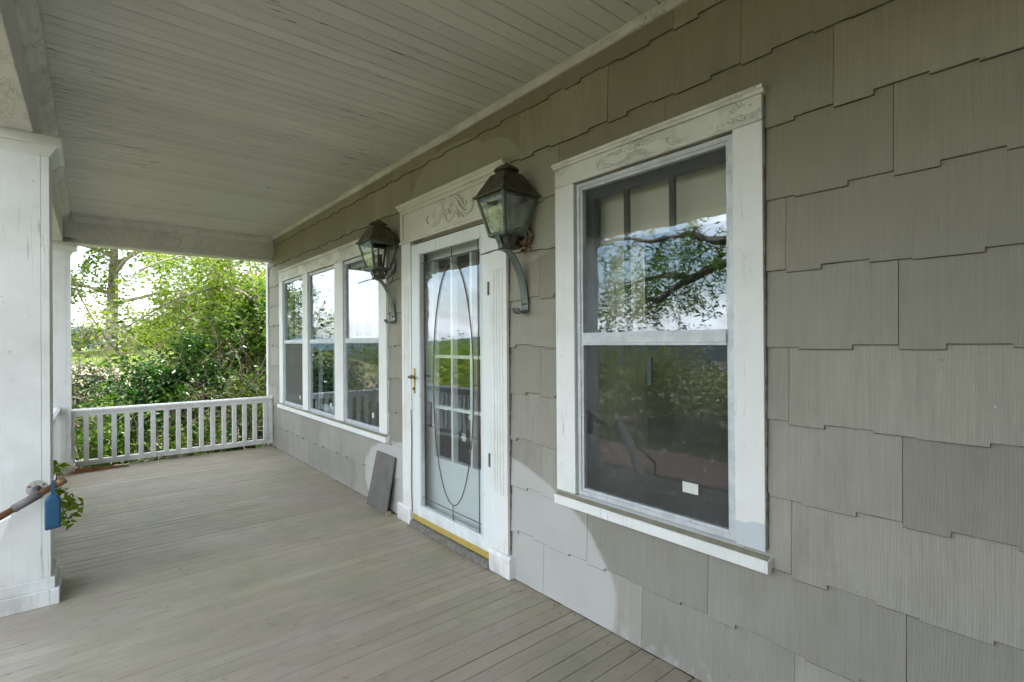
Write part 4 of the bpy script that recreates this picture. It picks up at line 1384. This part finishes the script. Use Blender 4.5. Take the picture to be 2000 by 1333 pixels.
shrub('leafy_shrub', 'sparse low bush between the dark shrubs and the railing', -.75, 8.4, .6, .35, .30, 2400, .055, 'leaf_mid', clump=70, cr=.09, group=GS)

# tangle of bare stems in front of the tall shrub
tg = MB()
n = 60
st = [(rng.uniform(-.65, .42), rng.uniform(8.5, 9.4), -.65) for _ in range(n)]
twigs(tg, st, [(rng.normal(0, .28), rng.normal(.05, .12), 1) for _ in range(n)], 1.8, .0075, .2, -.02, 2, 9, 2)
tag(tg.obj('bramble_thicket', M['bramble']), 'tangle of bare brown stems behind the right half of the end railing', 'thicket', kind='stuff')

# arching flowering shrub
fs = empty('flowering_shrub', (1.15, 12.0, gz(1.15, 12)))
tag(fs, 'arching flowering shrub with grey branches and small pink blossoms', 'shrub')
mb = MB()
limbs = [
    [(1.35, 12.0, gz(1.35, 12)), (1.20, 12.0, 1.3), (.75, 12.0, 2.30), (.10, 12.0, 2.46), (-.45, 12.0, 2.25), (-1.0, 11.9, 1.85), (-1.25, 11.9, 1.45)],
    [(1.25, 12.1, .8), (.95, 12.1, 1.9), (.55, 12.2, 2.48), (.0, 12.2, 2.55), (-.45, 12.2, 2.95), (-.8, 12.2, 3.2)],
    [(1.3, 11.9, .8), (1.0, 11.9, 2.2), (.5, 11.9, 2.9), (-.2, 11.9, 3.15), (-.9, 11.9, 2.9), (-1.4, 11.9, 2.45)],
    [(1.4, 12.2, .9), (1.3, 12.2, 2.3), (.9, 12.3, 3.2), (.6, 12.3, 3.6)],
    [(1.45, 12, .9), (1.5, 12.0, 2.2), (1.2, 12.1, 3.2), (1.05, 12.1, 3.7)],
    [(.1, 12.0, 2.46), (-.2, 12.0, 2.0), (-.35, 12.0, 1.5), (-.25, 11.9, 1.0)],
    [(1.4, 12.0, 1.0), (1.4, 11.6, 2.4), (.9, 11.3, 3.0), (.2, 11.1, 3.12), (-.6, 11.0, 2.95), (-1.2, 11.0, 2.65)],
    [(1.3, 12.0, 1.0), (.9, 11.6, 1.9), (.3, 11.3, 2.1), (-.3, 11.1, 1.95), (-.8, 11.0, 1.6)],
]
limbs = [
    [(.78, 9.9, gz(.78, 9.9) - .05), (.75, 9.9, .8), (.62, 9.85, 1.75), (.24, 9.8, 2.2), (-.16, 9.8, 2.31), (-.53, 9.8, 2.19), (-.88, 9.8, 2.02), (-1.2, 9.8, 1.79), (-1.47, 9.8, 1.58)],
    [(.0, 9.8, 2.27), (-.11, 9.75, 2.36), (-.28, 9.7, 2.62), (-.42, 9.65, 2.95), (-.5, 9.6, 3.3)],
    [(.18, 9.8, 2.22), (.08, 9.8, 2.42), (-.02, 9.8, 2.7), (-.12, 9.8, 3.1)],
    [(.35, 9.8, 2.1), (.36, 9.85, 2.45), (.30, 9.9, 2.95), (.28, 9.9, 3.3)],
    [(-.5, 9.8, 3.35), (-.68, 9.8, 2.95), (-.70, 9.8, 2.3), (-.71, 9.8, 1.6), (-.66, 9.8, 1.1)],
] + limbs
ends = []
for li, L in enumerate(limbs):
    P = catmull(L, 6)
    m_ = len(P)
    lr = (.036, .016, .015, .016, .010)[li] if li < 5 else .034
    mb.tube(P, [lr * (1 - .72 * i / m_) for i in range(m_)], 7)
    for p in P[6:]:
        if rng.uniform() < .75:
            ends += twigs(mb, [tuple(p)], [rng.normal(0, 1, 3) + np.array([-.2, 0, .1])], .55, .006, .3, -.05, 2, 6, 1)
mb.obj('branch', M['limb'], fs)
e = np.array([tuple(x) for x in ends])
leaf_mesh('foliage', e[rng.integers(0, len(e), 9000)] + rng.normal(0, .08, (9000, 3)), .066, M['leaf_bright'], fs, .55)
leaf_mesh('blossom', e[rng.integers(0, len(e), 150)] + rng.normal(0, .03, (150, 3)), .045, M['pink'], fs, .9)

# leaning bare sapling from behind the far column
sp_ = MB()
P = catmull([(-2.117, 10.92, 2.56), (-1.939, 11.05, 2.052), (-1.685, 11.18, 1.518), (-1.38, 11.18, 1.074), (-1.025, 11.18, .68), (-.62, 11.05, .32), (-.2, 10.95, gz(-.2, 10.95) + .05), (-.1, 10.92, gz(-.1, 10.92) - .1)], 6)
sp_.tube(P, [.007 + .014 * i / len(P) for i in range(len(P))], 7)
P2 = catmull([tuple(P[3]), (-1.96, 10.99, 2.06), (-1.75, 10.99, 1.47), (-1.60, 10.99, 1.0), (-1.64, 10.99, .72)], 6)
sp_.tube(P2, .005, 5)
for p in P[8:40:3]:
    twigs(sp_, [tuple(p)], [rng.normal(0, 1, 3)], .3, .003, .3, 0, 1, 5, 1)
tag(sp_.obj('leaning_sapling', M['stem_red']), 'thin reddish bare sapling leaning from the far column across the garden', 'sapling')
# climbing leafy strays above
# big tree
def big_tree(name, label, cx, cy, h, r0, crown, nleaf, size, mat, limbs=9, group=None, clump=200, cr=.35, bend=(0, 0), fork=.35):
    z0 = gz(cx, cy)
    r = empty(name, (cx, cy, z0))
    tag(r, label, 'tree', group)
    mb = MB()
    P = catmull([(cx, cy, z0 - .1), (cx + bend[0] * .3, cy + bend[1] * .3, z0 + h * .3), (cx + bend[0] * .6, cy, z0 + h * .6), (cx + bend[0], cy + bend[1], z0 + h)], 6)
    m_ = len(P)
    mb.tube(P, [r0 * (1.25 - .95 * i / m_) if i else r0 * 1.5 for i in range(m_)], 10)
    ends = []
    for k in range(limbs):
        i = int(m_ * (fork + (1 - fork) * k / limbs))
        a = k * 2.4 + rng.uniform(-.4, .4)
        p = np.array(P[min(i, m_ - 1)])
        path = walk(p, (math.cos(a), math.sin(a), .55), crown[0] * .95, 8, .16, -.01)
        mb.tube(path, [r0 * .42 * (1 - .82 * j / 8) for j in range(9)], 7)
        ends += twigs(mb, path[3:], [np.array(path[j]) - np.array(path[j - 1]) + rng.normal(0, .5, 3) for j in range(3, 9)], crown[0] * .32, r0 * .1, .2, -.02, 2, 6, 1)
    mb.obj('trunk', M['bark'], r)
    e = np.array(ends)
    n1 = int(nleaf * .6)
    pts = e[rng.integers(0, len(e), n1)] + rng.normal(0, cr * .55, (n1, 3))
    pts2 = ell((cx + bend[0], cy + bend[1], z0 + h * .92), crown, nleaf - n1, .5, clump, cr)
    leaf_mesh('crown', np.concatenate([pts, pts2]), size, M[mat], r, .5)
    return r
big_tree('garden_tree', 'tall tree with vine-covered trunk standing on the bank left of the railing', -1.42, 18.0, 5.2, .135, (3.0, 2.6, 2.1), 19000, .135, 'leaf_tree', 10, clump=150, cr=.3, bend=(.15, 0), fork=.28)
iv = MB()
sts = [(-1.42 + rng.normal(0, .17), 17.85 + rng.normal(0, .1), 1.0 + rng.uniform(0, 3.0)) for _ in range(46)]
ends = twigs(iv, sts, [(rng.normal(0, .35), rng.normal(0, .2), rng.choice([-1, 1])) for _ in sts], 1.1, .009, .22, 0, 2, 7, 1)
vv = empty('climbing_vine', (-1.42, 17.8, 1.1))
tag(vv, 'dry grey vine clinging to the trunk of the tall tree on the bank', 'vine')
iv.obj('stem', M['twig'], vv)
e = np.array([tuple(x) for x in ends])
leaf_mesh('foliage', e[rng.integers(0, len(e), 1500)] + rng.normal(0, .08, (1500, 3)), .10, M['leaf_bright'], vv, .6)
big_tree('garden_tree', 'bushy tree half hidden behind the arching shrub', 1.9, 20.0, 3.6, .14, (2.6, 2.4, 1.8), 6500, .15, 'leaf_tree', 8, clump=120, cr=.3)
big_tree('garden_tree', 'distant tree at the top of the bank behind the tall shrub', 5.2, 24.0, 4.5, .2, (3.2, 3, 2.6), 5500, .2, 'leaf_mid', 8, clump=120, cr=.4)
shrub('leafy_shrub', 'bright bush on the bank between the dark shrub and the arching branches', .10, 11.4, .85, .7, 2.25, 8000, .07, 'leaf_bright', nst=12, clump=120, cr=.12, group=GS)
shrub('leafy_shrub', 'hazy round bush on the top of the bank beside the tree trunk', -2.4, 24.0, 1.4, 1.2, 1.95, 2600, .13, 'leaf_grey', nst=8, clump=70, cr=.2)
shrub('leafy_shrub', 'small bright bush half way up the sunny bank', -.6, 15.0, .8, .7, 1.75, 2200, .08, 'leaf_bright', nst=8, clump=70, cr=.14)

# grass on the bank and the lawn edge
ng = 26000
gxx = np.concatenate([rng.uniform(-4.5, 3.5, ng), rng.uniform(-9, -2.8, 9000)])
gyy = np.concatenate([8.0 + 13 * rng.uniform(0, 1, ng) ** 1.2, rng.uniform(-1, 9, 9000)])
gzz = ground_z(gxx, gyy)
nb = len(gxx)
hgt = rng.uniform(.05, .17, nb)
aa = rng.uniform(0, 2 * np.pi, nb)
sx, sy = np.cos(aa) * .006, np.sin(aa) * .006
lean = rng.normal(0, .05, (nb, 2))
V = np.stack([np.stack([gxx - sx, gyy - sy, gzz - .01], -1), np.stack([gxx + sx, gyy + sy, gzz - .01], -1), np.stack([gxx + lean[:, 0], gyy + lean[:, 1], gzz + hgt], -1)], 1).reshape(-1, 3)
me = bpy.data.meshes.new('grass')
me.from_pydata(V.tolist(), [], (np.arange(nb)[:, None] * 3 + np.array([[0, 1, 2]])).tolist())
me.materials.append(M['grass'])
tag(add('grass', me), 'grass growing on the bank beyond the porch and on the lawn', 'grass', kind='stuff')

# trees and hedges on the open (front) side: they show as reflections in the glass
ft = empty('oak_tree', (-7.2, 2.4, gz(-7.2, 2.4)))
tag(ft, 'large tree in front of the porch whose limbs show in the single window', 'tree')
mb = MB()
trunk = catmull([(-7.2, 2.4, -.8), (-7.1, 2.5, .6), (-6.8, 2.9, 1.9), (-6.6, 3.2, 2.6), (-6.9, 3.0, 4.2), (-7.2, 2.8, 6.5)], 6)
mb.tube(trunk, [.27 * (1.15 - .8 * i / len(trunk)) for i in range(len(trunk))], 10)
fl_ = [
    [(-6.6, 3.2, 2.55), (-6.2, 3.7, 2.68), (-6, 4.14, 2.60), (-6, 4.66, 2.41), (-6, 5.07, 2.26), (-6, 5.31, 2.09), (-6.05, 5.57, 2.13), (-6.05, 5.8, 2.0), (-6.1, 6.0, 1.77)],
    [(-6, 4.66, 2.41), (-6, 5.07, 2.50), (-6, 5.52, 2.49), (-6, 5.8, 2.46), (-6, 6.1, 2.39), (-6, 6.36, 2.33), (-6, 6.7, 2.30)],
    [(-6.7, 3.1, 3.0), (-6.2, 3.7, 2.95), (-6, 4.16, 2.95), (-6, 4.46, 3.05), (-6, 4.69, 3.16), (-6, 5.06, 3.18), (-6, 5.51, 3.16), (-6, 5.99, 3.28), (-6, 6.6, 3.3), (-6, 7.4, 3.1)],
    [(-6.9, 3.0, 4.0), (-6.6, 4.2, 4.6), (-6.5, 5.4, 4.9), (-6.6, 6.3, 5.0)],
]
ends = []
for i, L in enumerate(fl_):
    P = catmull(L, 5)
    m_ = len(P)
    r0 = (.085, .05, .07, .08)[i]
    mb.tube(P, [r0 * (1 - .72 * k / m_) for k in range(m_)], 8)
    for p in P[8 if i != 1 else 4:]:
        ends += twigs(mb, [tuple(p)], [rng.normal(0, .8, 3) + np.array([0, .2, -.35])], .75, .008, .25, -.08, 2, 7, 1)
mb.obj('trunk', M['bark_dark'], ft)
e = np.array([tuple(x) for x in ends])
leaf_mesh('crown', e[rng.integers(0, len(e), 6500)] + rng.normal(0, .06, (6500, 3)), .10, M['leaf_mid'], ft, .26)

HG = 'bushes in front of the porch'
spots = [(-6.0, 9.8, 1.5, 1.4, 1.25), (-7.2, 12.6, 1.7, 1.5, 1.35), (-6.5, 16, 1.8, 1.7, 1.3), (-8.8, 7.0, 1.6, 1.5, 1.25), (-9.4, 10.0, 1.7, 1.7, 1.3), (-10.5, 20, 2.6, 2.4, 1.6), (-8.5, 4.4, 1.5, 1.3, 1.15)]
names = ['round green bush in front of the porch, seen in the door glass', 'wide green bush in front of the porch beyond the round one', 'bush in front of the porch level with the far garden', 'bush in front of the porch near the large tree', 'second row bush in front of the porch', 'large far bush in front of the porch', 'small bush under the limbs of the large tree']
for (x, y_, rx, ry, zt), lab in zip(spots, names):
    shrub('garden_bush', lab, x, y_, rx, ry, zt, 3800, .13, 'leaf_bright', nst=6, clump=110, cr=.2, group=HG)
big_tree('slender_tree', 'slender tree in front of the porch showing in the far window light', -3.9, 19.6, 2.9, .05, (1.0, 1.0, 1.3), 2600, .09, 'leaf_mid', 7, clump=60, cr=.16)

# leafy sprig pushing through beside the near column
vs = empty('leafy_sprig', (-2.05, 4.3, .0))
tag(vs, 'green leafy sprig poking round the big column behind the blue box', 'sprig')
mb = MB()
P1 = catmull([(-2.06, 4.3, .0), (-2.045, 4.28, .25), (-2.02, 4.25, .50), (-2.01, 4.22, .60)], 6)
P2 = catmull([tuple(P1[10]), (-2.0, 4.25, .43), (-1.95, 4.22, .38), (-1.905, 4.2, .30)], 6)
P3 = catmull([tuple(P1[8]), (-2.0, 4.25, .34), (-1.97, 4.23, .27), (-1.955, 4.22, .23)], 6)
for P in (P1, P2, P3): mb.tube(P, .0028, 5)
mb.obj('stem', M['stem_red'], vs)
pp_ = np.array([tuple(p) for P in (P1[8:], P2[2:], P3[4:]) for p in P])
pp_ = np.repeat(pp_, 2, 0) + rng.normal(0, .012, (len(pp_) * 2, 3))
pp_[:, 0] = np.maximum(pp_[:, 0], -2.03)
pp_[:, 2] += .015
leaf_mesh('foliage', pp_, .058, M['leaf_bright'], vs, .55)

# ================================================================== LITTER
ps = MB()
for k in range(900):
    a = rng.uniform(0, math.pi)
    t = rng.uniform(0, 1)
    x, y_ = -2.0 + .42 * t ** 1.5 + rng.normal(0, .02), 7.06 + rng.normal(0, .05) * (1 - .5 * t)
    L = rng.uniform(.02, .05)
    z = .003 + abs(rng.normal(0, .022)) * (1 - t)
    ps.tube([(x - math.cos(a) * L, y_ - math.sin(a) * L * .6, z), (x, y_, z + .004), (x + math.cos(a) * L, y_ + math.sin(a) * L * .6, max(.002, z - .002))], .0011, 3)
tag(ps.obj('pine_straw', M['straw']), 'brown drift of pine needles at the foot of the far column', 'pine straw', kind='stuff')
lt = []
for k in range(190):
    if k < 90:
        lt.append((rng.uniform(-1.9, -.1), rng.uniform(1.2, 6.8), .002))
    else:
        lt.append((-.03 - abs(rng.normal(0, .05)), rng.uniform(1.2, 7.0), .002))
o = leaf_mesh('leaf_litter', lt, .02, M['litter'], None, .6, 0, .7, 'stuff', 4)
for v in o.data.vertices:
    v.co.z = .0015 + abs(v.co.z - .002) * .25
tag(o, 'scattered dry leaf bits and paint flakes on the porch floor', 'litter')
